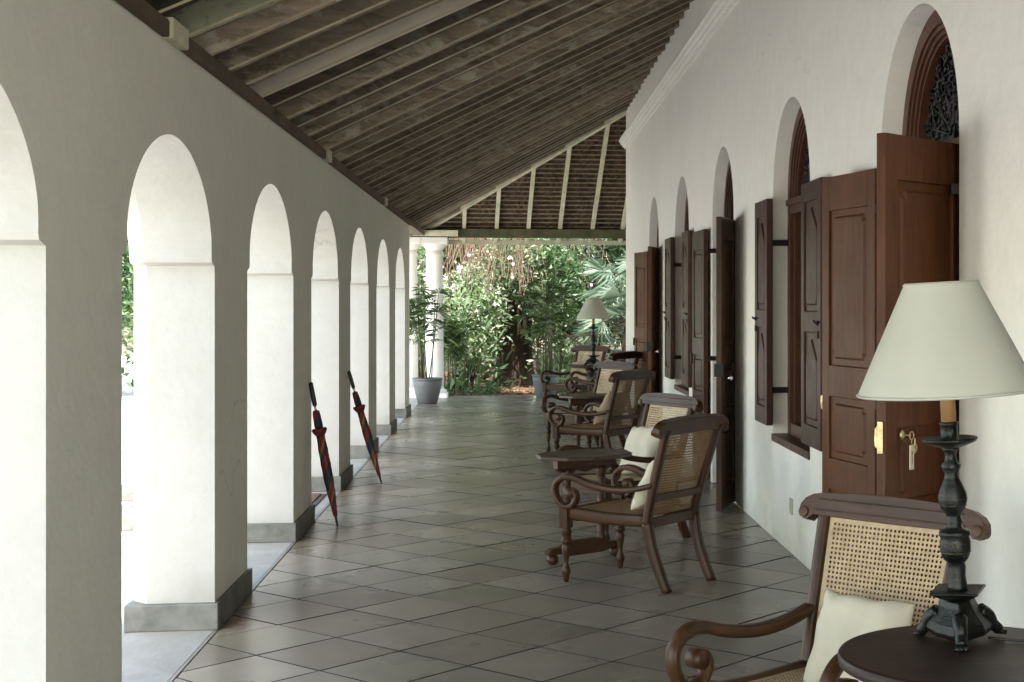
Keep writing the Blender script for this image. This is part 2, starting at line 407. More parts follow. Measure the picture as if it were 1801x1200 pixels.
# ------------------------------------------------------------------ walls with arches
def arched_wall(mb, y0, y1, z0, z1, xf, xb, openings, cham=0):
    """openings: (yc, outline[(dy,z)...]) outline monotonic in dy"""
    def quad(a, b, c, d): mb.add([a, b, c, d], [(0, 1, 2, 3)])
    def panel(x, ya, yb, za0, zb0, zt): quad((x, ya, za0), (x, yb, zb0), (x, yb, zt), (x, ya, zt))
    def fz(z): return max(0.0, min(1.0, (2.15 - z) / .35))
    for x, c_ in ((xf, 0), (xb, cham)):
        cur = y0
        for yc, ol, sill in openings:
            ex = lambda p: p[0] * (1 + c_ / abs(ol[0][0]) * fz(p[1]))
            a = yc + ex(ol[0]); b = yc + ex(ol[-1])
            panel(x, cur, a, z0, z0, z1)
            for (p, q) in zip(ol[:-1], ol[1:]):
                if ex(q) - ex(p) > 1e-6: panel(x, yc + ex(p), yc + ex(q), p[1], q[1], z1)
            if sill > z0: panel(x, a, b, z0, z0, sill)
            cur = b
        panel(x, cur, y1, z0, z0, z1)
    for yc, ol, sill in openings:
        ex = lambda p: p[0] * (1 + cham / abs(ol[0][0]) * fz(p[1]))
        xm = xb + (cham if cham else 0)
        for (p, q) in zip(ol[:-1], ol[1:]):
            quad((xf, yc + p[0], p[1]), (xf, yc + q[0], q[1]), (xm, yc + q[0], q[1]), (xm, yc + p[0], p[1]))
            if cham: quad((xm, yc + p[0], p[1]), (xm, yc + q[0], q[1]), (xb, yc + ex(q), q[1]), (xb, yc + ex(p), p[1]))
        if sill > z0: quad((xf, yc + ol[0][0], sill), (xf, yc + ol[-1][0], sill), (xb, yc + ol[-1][0], sill), (xb, yc + ol[0][0], sill))
    quad((xf, y0, z0), (xf, y0, z1), (xb, y0, z1), (xb, y0, z0))
    quad((xf, y1, z0), (xf, y1, z1), (xb, y1, z1), (xb, y1, z0))
    quad((xf, y0, z1), (xf, y1, z1), (xb, y1, z1), (xb, y0, z1))
    quad((xf, y0, z0), (xf, y1, z0), (xb, y1, z0), (xb, y0, z0))

ZW = 2.70
AW = .855
aol = [(-AW - .015, 0), (-AW - .015, 1.765), (-AW - .010, 1.775), (-AW + .020, 1.782), (-AW + .052, 1.790), (-AW + .060, 1.81), (-AW + .060, 1.86)]
n = 30; hw = AW - .06
for i in range(1, n):
    t = -math.cos(PI * i / n)
    aol.append((hw * t, 1.86 + .455 * (1 - abs(t) ** 1.9) ** .55))
aol += [(-a, b) for a, b in reversed(aol[:7])]
PITCH = 2.645
acs = [6.58 + PITCH * k for k in range(-3, 6)]
arc = thing('arcade_wall', 'long white plastered arcade wall pierced by a row of round arches down the left side', 'wall', (XL, 6.58, 0))
w = MB()
arched_wall(w, Y0, 21.62, -.3, ZW, 0 + XL, XL - TW, [(c, aol, 0) for c in acs], .08)
def addrel(mb, org): 
    mb.v = [(a - org[0], b - org[1], c - org[2]) for a, b, c in mb.v]; return mb
ORG = (XL, 6.58, 0)
ow = addrel(w, ORG).build('wall', PL_IN, arc, fix=True)
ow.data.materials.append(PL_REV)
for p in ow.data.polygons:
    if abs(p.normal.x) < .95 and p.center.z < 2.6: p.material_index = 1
# skirting round each pier, with small chips in the top edge
edges = [Y0] + [v for c in acs for v in (c - AW, c + AW)] + [21.62]
for a, b in zip(edges[0::2], edges[1::2]):
    s = MB()
    rr = random.Random(int(a * 10))
    x0, x1 = XL - TW - .02, XL + .022
    ya, yb = a - .02, b + .02
    s.box(x0, x1, ya, yb, -.0, .128 + rr.uniform(-.003, .003))
    addrel(s, ORG).build('skirting', SKIRT, arc, bevel=.006)
# wall plate beam and small packing blocks on the wall
s = MB(); s.bar((XL - .03, Y0, ZW + .035), (XL - .03, 24.9, ZW + .035), .12, .07); addrel(s, ORG).build('wall_plate', PLATEW, arc, bevel=.006)
for y, L in ((6.50, .30), (11.75, .26), (17.1, .22)):
    s = MB(); s.box(XL - .03, XL + .045, y - L / 2, y + L / 2, ZW - .005, ZW + .085); addrel(s, ORG).build('packing_block', CREAMW, arc, bevel=.006)
s = MB(); s.box(XL - TW, XL, 21.62, 24.9, ZW + .0, ZW + .15); addrel(s, ORG).build('lintel_beam', BEAMW, arc, bevel=.006)

# ------------------------------------------------------------------ house wall
hwall = thing('house', 'tall pale plastered house wall with arched doors and shuttered windows and a cornice', 'house', (XR, 12.25, 0))
HO = (XR, 12.25, 0)
HW = .625; ZS = 2.28
def rout(z0, half=HW, zs=ZS, n=24):
    return [(-half, z0)] + [(-half * math.cos(PI * i / n), zs + half * math.sin(PI * i / n)) for i in range(n + 1)] + [(half, z0)]
hcs = [6.32 - 6.05, 6.32 - 3, 6.32, 9.26, 12.28, 15.24, 18.24]
kinds = ['door', 'window', 'door', 'window', 'door', 'window', 'door']
SILL = .70
w = MB()
arched_wall(w, Y0, 22.64, -.3, 4.75, XR, XR + .36, [(c, rout(SILL if k == 'window' else 0), SILL if k == 'window' else -.3) for c, k in zip(hcs, kinds)])
addrel(w, HO).build('wall', PL_HOUSE, hwall)
# far return wall of the house along the end veranda
s = MB(); s.box(XR + .361, XR + 6, 22.34, 22.64, -.3, 4.75); addrel(s, HO).build('return_wall', PL_HOUSE, hwall)
# cornice: moulded profile swept along the wall and round the corner
prof = [(0, 0), (.025, .0), (.03, .02), (.05, .035), (.055, .06), (.075, .07), (.085, .10), (.10, .115), (.10, .15), (.02, .165), (0, .165)]
cm = MB()
n = len(prof)
vs = [(XR - a, Y0, 3.955 + b) for a, b in prof] + [(XR - a, 22.64 + a, 3.955 + b) for a, b in prof] + [(XR + 6, 22.64 + a, 3.955 + b) for a, b in prof]
fs = [(r * n + i, r * n + i + 1, (r + 1) * n + i + 1, (r + 1) * n + i) for r in (0, 1) for i in range(n - 1)]
fs.append(tuple(range(n)))
cm.add(vs, fs); addrel(cm, HO).build('cornice', PL_WHITE, hwall)
# rooms behind: near-black colour stands in for their lack of light
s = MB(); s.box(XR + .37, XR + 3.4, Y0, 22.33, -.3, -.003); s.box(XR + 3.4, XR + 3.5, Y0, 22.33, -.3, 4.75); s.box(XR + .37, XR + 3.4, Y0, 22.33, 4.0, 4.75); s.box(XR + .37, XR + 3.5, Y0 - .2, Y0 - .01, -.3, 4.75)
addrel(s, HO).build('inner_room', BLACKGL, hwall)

def arc_ring(mb, yc, r0, r1, x0, x1, zs=ZS, n=24):
    """half ring between radii"""
    vs = []
    for i in range(n + 1):
        a = PI * i / n
        for r in (r0, r1):
            for x in (x0, x1): vs.append((x, yc - r * math.cos(a), zs + r * math.sin(a)))
    fs = []
    for i in range(n):
        b = i * 4; c = b + 4
        fs += [(b, b + 2, c + 2, c), (b + 1, c + 1, c + 3, b + 3), (b, c, c + 1, b + 1), (b + 2, b + 3, c + 3, c + 2)]
    fs += [(0, 1, 3, 2), (n * 4, n * 4 + 2, n * 4 + 3, n * 4 + 1)]
    mb.add(vs, fs)
def notched(a0, a1, b0, b1, c, top='notch'):
    if top == 'ogee':
        m = (a0 + a1) / 2
        return [(a0 + c, b0), (a1 - c, b0), (a1 - c, b0 + c * .6), (a1, b0 + c), (a1, b1 - .16), (a1 - c * .5, b1 - .12), (m + .012, b1 - .02), (m, b1), (m - .012, b1 - .02), (a0 + c * .5, b1 - .12), (a0, b1 - .16), (a0, b0 + c), (a0 + c, b0 + c * .6)]
    return [(a0 + c, b0), (a1 - c, b0), (a1 - c, b0 + c), (a1, b0 + c * 1.4), (a1, b1 - c * 1.4), (a1 - c, b1 - c), (a1 - c, b1), (a0 + c, b1), (a0 + c, b1 - c), (a0, b1 - c * 1.4), (a0, b0 + c * 1.4), (a0 + c, b0 + c)]
def leaf_mb(w, h, panels, th=.042, style='notch'):
    """leaf in local x (0..w) z (0..h), y thickness; hinge at x=0"""
    mb = MB(); st = .085
    mb.box(0, st, -th / 2, th / 2, 0, h); mb.box(w - st, w, -th / 2, th / 2, 0, h)
    zs = [0] + [v for p in panels for v in p] + [h]
    for a, b in zip(zs[0::2], zs[1::2]): mb.box(st, w - st, -th / 2, th / 2, a, b)
    for a, b in panels:
        mb.box(st, w - st, -th * .18, th * .18, a, b)
        for sgn in (-1, 1):
            m_ = .035
            po = notched(st + m_, w - st - m_, a + m_, b - m_, .022, style)
            pin = [((x - w / 2) * .93 + w / 2, (z - (a + b) / 2) * (1 - .022 / (b - a)) + (a + b) / 2) for x, z in po]
            n_ = len(po); ya, yb = sgn * th * .18, sgn * th * .42
            mb.add([(x, ya, z) for x, z in po] + [(x, yb, z) for x, z in pin], [tuple(range(n_, 2 * n_))] + [(i, (i + 1) % n_, n_ + (i + 1) % n_, n_ + i) for i in range(n_)])
    return mb
def place_leaf(mb, name, mat, parent, hinge, free, z, org):
    d = Vector((free[0] - hinge[0], free[1] - hinge[1], 0)); a = math.atan2(d.y, d.x)
    o = mb.build(name, mat, parent, bevel=.0035)
    o.location = (hinge[0] - org[0], hinge[1] - org[1], z); o.rotation_euler = (0, 0, a)
    return o
def fanlight(mb, yc, r, x):
    """pierced carved scrollwork filling the arch head"""
    rr = random.Random(int(yc * 10))
    for k in range(7):
        a = PI * (k + .5) / 7; 
        mb.tube([(x, yc - .07 * math.cos(a), ZS + .06 + .05 * math.sin(a)), (x, yc - r * .98 * math.cos(a), ZS + .06 + (r * .98 - .06) * math.sin(a))], .009, 5)
    for ring in range(1, 6):
        rad = r * ring / 6.0; m_ = 4 + ring * 4
        for k in range(m_):
            a = PI * (k + .5) / m_
            cy, cz = yc - rad * math.cos(a), ZS + .08 + rad * .92 * math.sin(a)
            q = r * .075 * rr.uniform(.85, 1.15); ph = rr.uniform(0, 6)
            pts = [(x + rr.uniform(-.006, .006), cy + q * (1 - .085 * i) * math.cos(ph + i * .8), cz + q * (1 - .085 * i) * math.sin(ph + i * .8)) for i in range(9)]
            mb.tube(pts, [.010 - .0006 * i for i in range(9)], 5)

DP = [(.16, .62), (.78, 1.10), (1.26, 2.06)]     # door panels
WP = [(.12, .66), (.78, 1.42)]                   # window shutter panels
opens = {  # which: (far leaf hinge, free), (near leaf hinge, free)
 2: (((1.775, 6.97), (1.645, 7.58)), ((1.84, 5.885), (1.41, 5.50))),
 3: (((1.738, 9.78), (1.738, 10.26)), ((1.738, 8.60), (1.738, 8.05))),
 4: (((1.735, 13.0), (1.71, 13.62)), ((1.77, 11.62), (1.575, 11.06))),
 5: (((1.738, 15.75), (1.738, 16.35)), ((1.738, 14.72), (1.738, 14.2))),
 6: (((1.775, 18.88), (1.66, 19.47)), ((1.77, 17.62), (1.62, 17.1)))}
for k, (yc, kind) in enumerate(zip(hcs, kinds)):
    if k < 2: 
        s = MB(); s.box(XR + .2, XR + .25, yc - HW, yc + HW, 0 if kind == 'door' else SILL, 3.0); addrel(s, HO).build(kind, DOORD, hwall); continue
    base = bpy.data.objects.new(kind, None); COL.objects.link(base); base.parent = hwall; base.location = (0, yc - HO[1], 0)
    org = (XR, yc, 0)
    z0 = 0 if kind == 'door' else SILL
    xf = XR + .10          # face of the frame set back in the reveal
    f = MB(); fw = .075
    for sg in (-1, 1):
        ya, yb = sorted((yc + sg * (HW - .001), yc + sg * (HW - fw)))
        f.box(xf, xf + .12, ya, yb, z0, ZS)
        ya, yb = sorted((yc + sg * (HW - fw), yc + sg * (HW - fw - .03)))
        f.box(xf + .03, xf + .11, ya, yb, z0, ZS)
    arc_ring(f, yc, HW - fw, HW - .001, xf, xf + .12)
    arc_ring(f, yc, HW - fw - .022, HW - fw, xf + .012, xf + .11)
    arc_ring(f, yc, HW - fw - .044, HW - fw - .022, xf + .026, xf + .10)
    arc_ring(f, yc, HW - fw - .062, HW - fw - .044, xf + .040, xf + .09)
    f.box(xf + .002, xf + .13, yc - HW + fw + .0, yc + HW - fw, ZS - .09, ZS)
    f.box(xf - .012, xf + .002, yc - HW + .003, yc + HW - .003, ZS - .03, ZS + .012)
    if kind == 'window': f.box(xf + .001, xf + .12, yc - HW + fw + .03, yc + HW - fw - .03, z0 + .001, z0 + .085)
    else: f.box(xf + .001, xf + .12, yc - HW + fw + .03, yc + HW - fw - .03, .0, .03)
    addrel(f, org).build('frame', FRAMEW if k in (2,) else DOORD if kind == 'door' else FRAMEW, base, bevel=.003)
    fl = MB(); fanlight(fl, yc, HW - fw - .07, xf + .075); addrel(fl, org).build('fanlight', IRON, base)
    if kind == 'window':
        s = MB(); s.box(XR - .012, xf, yc - HW + .002, yc + HW - .002, SILL - .045, SILL + .004); addrel(s, org).build('sill', FRAMEW, base, bevel=.004)
    (h1, f1), (h2, f2) = opens[k]
    H = 2.235 if kind == 'door' else 1.53
    zb = .012 if kind == 'door' else .765
    for which, (h, fr) in enumerate(((h1, f1), (h2, f2))):
        W = math.hypot(fr[0] - h[0], fr[1] - h[1])
        mat = DOORW if k in (2, 6) else DOORD
        lf = place_leaf(leaf_mb(W, H, DP if kind == 'door' else WP, style='notch' if kind == 'door' else 'ogee'), 'leaf' if kind == 'door' else 'shutter', mat, base, h, fr, zb, org)
    if kind == 'window':
        for (h, fr) in ((h1, f1), (h2, f2)):
            b_ = MB()
            z = zb + .72
            yf = fr[1] - (.06 if fr[1] > h[1] else -.06)
            b_.tube([(fr[0] - .03, yf - .05, z), (fr[0] - .035, yf + .05, z)], .008, 6)
            b_.tube([(fr[0] - .015, yf, z - .02), (fr[0] - .05, yf, z + .01)], .006, 6)
            b_.box(fr[0] - .03, fr[0] - .018, yf - .02, yf + .02, z - .09, z - .05)
            addrel(b_, org).build('bolt', IRON, base)
    for z in ((1.1, 2.05) if kind == 'door' else (1.0, 2.0)):
        for sg in (-1, 1):
            st_ = MB(); st_.box(XR - .03, xf + .01, yc + sg * (HW - .017) - .013, yc + sg * (HW - .017) + .013, z - .02, z + .02)
            addrel(st_, org).build('hinge_strap', IRON, base)
    if kind == 'door':
        # brass mortice lock cases on the leaf edges
        for (h, fr), z in (((h1, f1), 1.075), ((h2, f2), 1.08)):
            d = Vector((fr[0] - h[0], fr[1] - h[1], 0)).normalized(); nrm = Vector((-d.y, d.x, 0))
            L = MB(); p = Vector((fr[0], fr[1], 0)) + d * .004
            Mx = Matrix(((d.x, nrm.x, 0, p.x), (d.y, nrm.y, 0, p.y), (0, 0, 1, z), (0, 0, 0, 1)))
            if k in (2,):
                L.box(-.002, .004, -.013, .013, -.062, .062, Mx)
                L.prism([(-.013, -.045), (-.013, .045), (-.024, .034), (-.027, .0), (-.024, -.034)], -.016, .004, 'x', Mx) if h is h2 else L.prism([(.013, -.045), (.013, .045), (.024, .034), (.027, 0), (.024, -.034)], -.016, .004, 'x', Mx)
                addrel(L, org).build('lock', BRASS, base, bevel=.002)
            else:
                L.box(-.03, .006, -.035, .035, -.05, .05, Mx)
                addrel(L, org).build('lock', IRON, base, bevel=.002)
            if k in (4, 6) and h is h2:
                K = MB(); K.lathe([(.004, 0), (.014, .01), (.02, .03), (.014, .045), (.002, .05)], (0, 0, 0), 12, Mx @ Matrix.Translation((-.05, .05, -.06)) @ Matrix.Rotation(R(-90), 4, 'X'))
                addrel(K, org).build('knob', CHROME, base)
        if k == 2:
            bh = MB(); bh.tube([(XR + .02, yc - HW + .03, 1.13), (XR - .01, yc - HW + .05, 1.12), (XR - .02, yc - HW + .05, 1.15)], .006, 6)
            bh.box(XR - .012, XR + .05, yc - HW + .002, yc - HW + .03, 1.06, 1.10)
            addrel(bh, org).build('hook', IRON, base)
# key with tag hanging in the near door's lock
d = Vector((1.41 - 1.84, 5.50 - 5.885, 0)).normalized(); nr = Vector((d.y, -d.x, 0))
if nr.y > 0: nr = -nr
kp = Vector((1.41, 5.50, 1.085)) - d * .105 + nr * .021
kt = thing('room_key', 'room key in the brown door lock with an ivory tag hanging from its ring', 'key', kp)
k1 = MB(); k1.lathe([(.012, 0), (.02, .004), (.02, .012), (.006, .016)], (0, 0, 0), 14, Matrix.Rotation(math.atan2(nr.y, nr.x), 4, 'Z') @ Matrix.Rotation(R(90), 4, 'Y'))
k1.tube([(0, 0, 0), tuple(nr * .045)], .004, 6)
rg = []
for i in range(13):
    a = 2 * PI * i / 12; rg.append(tuple(nr * (.05) + d * (.015 * math.cos(a)) + Vector((0, 0, .015 * math.sin(a)))))
k1.tube(rg, .0028, 5)
k1.tube([tuple(nr * .05 + Vector((0, 0, -.014))), tuple(nr * .05 + Vector((0, 0, -.036)))], .002, 5)
k1.build('key', BRASS, kt)
Mt = Matrix(((-d.x, nr.x, 0, nr.x * .05), (-d.y, nr.y, 0, nr.y * .05), (0, 0, 1, -.036), (0, 0, 0, 1)))
k2 = MB(); k2.box(-.014, .014, -.003, .003, -.095, 0, Mt); k2.build('tag', KEYTAG, kt, bevel=.002)
k2 = MB()
for q in range(6): k2.box(-.0045 + (q % 2) * .001, .004 - (q % 3) * .0015, .0032, .0038, -.030 - q * .0088, -.0255 - q * .0088, Mt)
k2.build('lettering', IRON, kt)
k3 = MB(); k3.tube([tuple(nr * .045 + d * -.03 + Vector((0, 0, -.012 - .06 * i / 6))) for i in range(7)], .0035, 5)
k3.tube([tuple(nr * .045 + d * (-.03 + .014 * math.cos(a)) + Vector((0, 0, -.05 + .018 * math.sin(a)))) for a in [2 * PI * i / 10 for i in range(11)]], .003, 5)
k3.build('spare_key', BRASS, kt)
# socket plate low on the wall
s = thing('wall_socket', 'small pale socket plate low on the house wall below the shuttered window', 'socket', (XR, 9.2, .30))
q = MB(); q.box(-.012, 0, -.038, .038, -.05, .05); q.build('plate', SOCKET, s, bevel=.003)
q = MB(); q.box(-.017, -.012, -.016, .016, -.022, .022); q.build('rocker', SOCKET, s, bevel=.002)

# ------------------------------------------------------------------ roof
def zmain(x): return 2.775 + .545 * (x - XL)
def zend(y): return 2.83 + .70 * (25.0 - y)
roof = thing('veranda_roof', 'sloping timber veranda roof with closely set weathered rafters', 'roof', (XL, 12, 2.7))
RO = (XL, 12, 2.7)
DEP = .165
def hip_y(x):   # where the two slopes meet
    return 25.0 - (zmain(x) - 2.83) / .70
# tile underside sheets
s = MB()
xs = [-2.05, XR + .0]
nseg = 12
vs = []; 
for i in range(nseg + 1):
    x = xs[0] + (xs[1] - xs[0]) * i / nseg
    vs += [(x, Y0 - .3, zmain(x) + DEP + .03), (x, hip_y(x) + .0, zmain(x) + DEP + .03), (x, Y0 - .3, zmain(x) + DEP + .07), (x, hip_y(x), zmain(x) + DEP + .07)]
fs = []
for i in range(nseg):
    a = i * 4; b = a + 4; fs += [(a, a + 1, b + 1, b), (a + 2, b + 2, b + 3, a + 3)]
s.add(vs, fs); s.add([(-2.05, Y0 - .3, zmain(-2.05) + DEP + .03), (-2.05, 25.3, zmain(-2.05) + DEP + .03), (-2.05, 25.3, zmain(-2.05) + DEP + .07), (-2.05, Y0 - .3, zmain(-2.05) + DEP + .07)], [(0, 1, 2, 3)])
addrel(s, RO).build('tiled_slope', RTILE, roof, fix=False)
s = MB()
rr = random.Random(5)
# end slope: rows of overlapping half-round tiles seen from below
x = -2.2
s.add([(-2.3, 25.32, zend(25.32) + .115), (XR + 6, 25.32, zend(25.32) + .115), (XR + 6, 22.3, zend(22.3) + .115), (-.2 + 1.9, 22.3, zend(22.3) + .115), (-2.3, 25.2, zend(25.2) + .115)], [(0, 1, 2, 3, 4)])
for row in range(30):
    y = 25.27 - row * .115
    for c in range(50):
        xx = -2.2 + c * .105 + (row % 2) * .05
        if xx > 1.95: break
        if y < hip_y(min(xx, 1.78)) - .1: continue
        z = zend(y) + .085; r = .042; pts = []
        h = rr.uniform(-.006, .006)
        for e in (0, 1):
            yy = y - e * .13; zz = zend(yy) + (.088 if e == 0 else .108) + h
            for i in range(5):
                a = PI * i / 4; pts.append((xx - r * math.cos(a), yy, zz - r * .5 * math.sin(a)))
        s.add(pts, [(i, i + 1, 6 + i, 5 + i) for i in range(4)] + [(0, 1, 2, 3, 4)], True)
addrel(s, RO).build('tiled_end_slope', RTILE, roof, fix=False)
# main rafters
def skew(Y):
    if Y < 13: return 1.0
    if Y < 22: return 1.0 - (Y - 13) / 9 * .65
    return .35
def mk_rafter(yl, idx):
    b = MB(); dy = skew(yl)
    xa, xb = XL - .30, XR - .004
    za = zmain(xa); 
    k = dy / (XR - XL)
    ya = yl + (xa - XL) * k; yb = yl + (xb - XL) * k
    xe = xb
    # stop at hip
    if yb > hip_y(xb):
        lo, hi = XL, xb
        for _ in range(30):
            m = (lo + hi) / 2
            if yl + (m - XL) * k > hip_y(m): hi = m
            else: lo = m
        xe = lo; yb = yl + (xe - XL) * k
    if xe - XL < .08: return
    rj = random.Random(idx)
    th = .062 + rj.uniform(-.006, .012); dep = DEP + rj.uniform(-.015, .012)
    A = Vector((xa, ya, zmain(xa) + DEP - dep / 2)); B = Vector((xe, yb, zmain(xe) + DEP - dep / 2))
    org = Vector((XL, yl, zmain(XL)))
    b.bar(A - org, B - org, th, dep)
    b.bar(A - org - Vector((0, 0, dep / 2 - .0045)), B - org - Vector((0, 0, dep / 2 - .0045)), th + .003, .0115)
    mat = RAFT
    if idx in (16, 17): mat = RAFTG
    if idx == 21: mat = RAFTP
    o = b.build('rafter', mat, roof)
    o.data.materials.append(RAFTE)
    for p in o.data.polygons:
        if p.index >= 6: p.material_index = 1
    o.location = org - Vector(RO)
    return o
SP = .492
idx = 0
y = -1.6
while y < 24.9:
    mk_rafter(y + random.uniform(-.02, .02), idx); idx += 1; y += SP
# hip rafter
p0 = Vector((-1.75, 25.3, zmain(-1.75) + .03)); p1 = Vector((XR, hip_y(XR), zmain(XR) + .03))
s = MB(); s.bar(p0, p1, .07, .13); addrel(s, RO).build('hip_rafter', CREAMW, roof, bevel=.005)
# end slope rafters (painted), leaning slightly
for i, xb in enumerate([-1.83, -1.30, -.76, -.22, .31, .84, 1.39, 1.90, 2.45, 3.0, 3.55, 4.1]):
    kx = .055
    x0 = xb - .01; y0 = 25.28
    lo, hi = 22.64, 25.3
    if xb < 1.80:
        for _ in range(30):
            m = (lo + hi) / 2; xx = x0 + (y0 - m) * kx
            if m > hip_y(xx): hi = m
            else: lo = m
        ye = hi
    else: ye = 22.66
    if ye > 25.1: ye = 25.15
    s = MB(); s.bar((x0, y0, zend(y0) + .01), (x0 + (y0 - ye) * kx, ye, zend(ye) + .01), .06, .10); addrel(s, RO).build('end_rafter', CREAMW, roof, bevel=.004)
# battens of the end slope
for i in range(33):
    y = 25.24 - i * .096
    if y < 22.66: break
    xs0 = -2.2
    if y < 25.1:
        # start at the hip line: solve x
        xs0 = XL + ((zend(y) - 2.775) / .545)
    s = MB(); rj = random.Random(i)
    s.bar((xs0, y, zend(y) + .072), (4.2, y + rj.uniform(-.01, .01), zend(y) + .072), .024, .02); addrel(s, RO).build('batten', BATTEN, roof)
# eave fascia and tie beam over the columns
s = MB(); s.box(-2.2, 4.4, 25.285, 25.31, zend(25.3) - .045, zend(25.3) + .03); addrel(s, RO).build('fascia', CREAMW, roof, bevel=.003)
s = MB(); s.box(-1.95, 5.6, 24.92, 25.08, 2.675, 2.825); addrel(s, RO).build('tie_beam', BEAMW, roof, bevel=.008)
s = MB(); s.box(-1.62, -.85, 24.80, 24.915, 2.69, 2.79); addrel(s, RO).build('beam_block', CREAMW, roof, bevel=.006)

# ------------------------------------------------------------------ columns
def column(x, y, label):
    c = thing('column', label, 'column', (x, y, 0), group='columns at the far corner of the veranda')
    s = MB(); s.box(-.22, .22, -.22, .22, 0, .07); s.lathe([(.20, .07), (.21, .10), (.20, .13), (.165, .14), (.16, .17)], (0, 0, 0), 28); s.build('base', PL_WHITE, c, bevel=.004)
    s = MB(); s.lathe([(.155, .17), (.15, .5), (.147, 1.2), (.14, 2.0), (.135, 2.36), (.15, 2.37), (.15, 2.40), (.135, 2.41), (.135, 2.46)], (0, 0, 0), 32); s.build('shaft', PL_WHITE, c)
    s = MB(); s.lathe([(.135, 2.46), (.15, 2.48), (.19, 2.54), (.20, 2.56)], (0, 0, 0), 28); s.box(-.22, .22, -.22, .22, 2.56, 2.672); s.build('capital', PL_WHITE, c, bevel=.004)
column(-1.245, 25.02, 'round white column nearest the garden, right one of the twin pair behind the potted palm')
column(-1.665, 25.02, 'round white column half hidden by the end of the arcade wall, left of the twin pair')

# ------------------------------------------------------------------ chairs
def cane_panel(w0, w1, h, pitch=.0155, curve=0.0, mat=None):
    """woven cane sheet, local x width (w0 bottom, w1 top), z height, y 0; octagonal holes"""
    mb = MB(); ny = int(h / pitch); nx = int(max(w0, w1) / pitch)
    def mp(u, v, y=0):   # u -0.5..0.5 , v 0..1
        w = w0 + (w1 - w0) * v
        return (u * w, y + curve * (1 - (2 * u) ** 2) * math.sin(PI * v) , v * h)
    b = 1
    for j in range(ny):
        for i in range(nx):
            u0, u1 = -.5 + i / nx, -.5 + (i + 1) / nx; v0, v1 = j / ny, (j + 1) / ny
            if i < 1 or j < 1 or i >= nx - 1 or j >= ny - 1:
                mb.add([mp(u0, v0), mp(u1, v0), mp(u1, v1), mp(u0, v1)], [(0, 1, 2, 3)]); continue
            uc, vc = (u0 + u1) / 2, (v0 + v1) / 2; ru, rv = (u1 - u0) * .30, (v1 - v0) * .30
            sq = [(u0, v0), (uc, v0), (u1, v0), (u1, vc), (u1, v1), (uc, v1), (u0, v1), (u0, vc)]
            oc = [(uc + ru * math.cos(a), vc + rv * math.sin(a)) for a in [R(225 + 45 * k) for k in range(8)]]
            vs = [mp(*p) for p in sq] + [mp(*p, .0012) for p in oc]
            mb.add(vs, [(k, (k + 1) % 8, 8 + (k + 1) % 8, 8 + k) for k in range(8)])
    return mb
def smooth_path(pts, n=4):
    """Catmull-Rom"""
    P = [Vector(p) for p in pts]; out = []
    for i in range(len(P) - 1):
        a = P[max(i - 1, 0)]; b = P[i]; c = P[i + 1]; d = P[min(i + 2, len(P) - 1)]
        for k in range(n):
            t = k / n
            out.append(.5 * ((2 * b) + (c - a) * t + (2 * a - 5 * b + 4 * c - d) * t * t + (3 * b - a - 3 * c + d) * t ** 3))
    out.append(P[-1]); return out
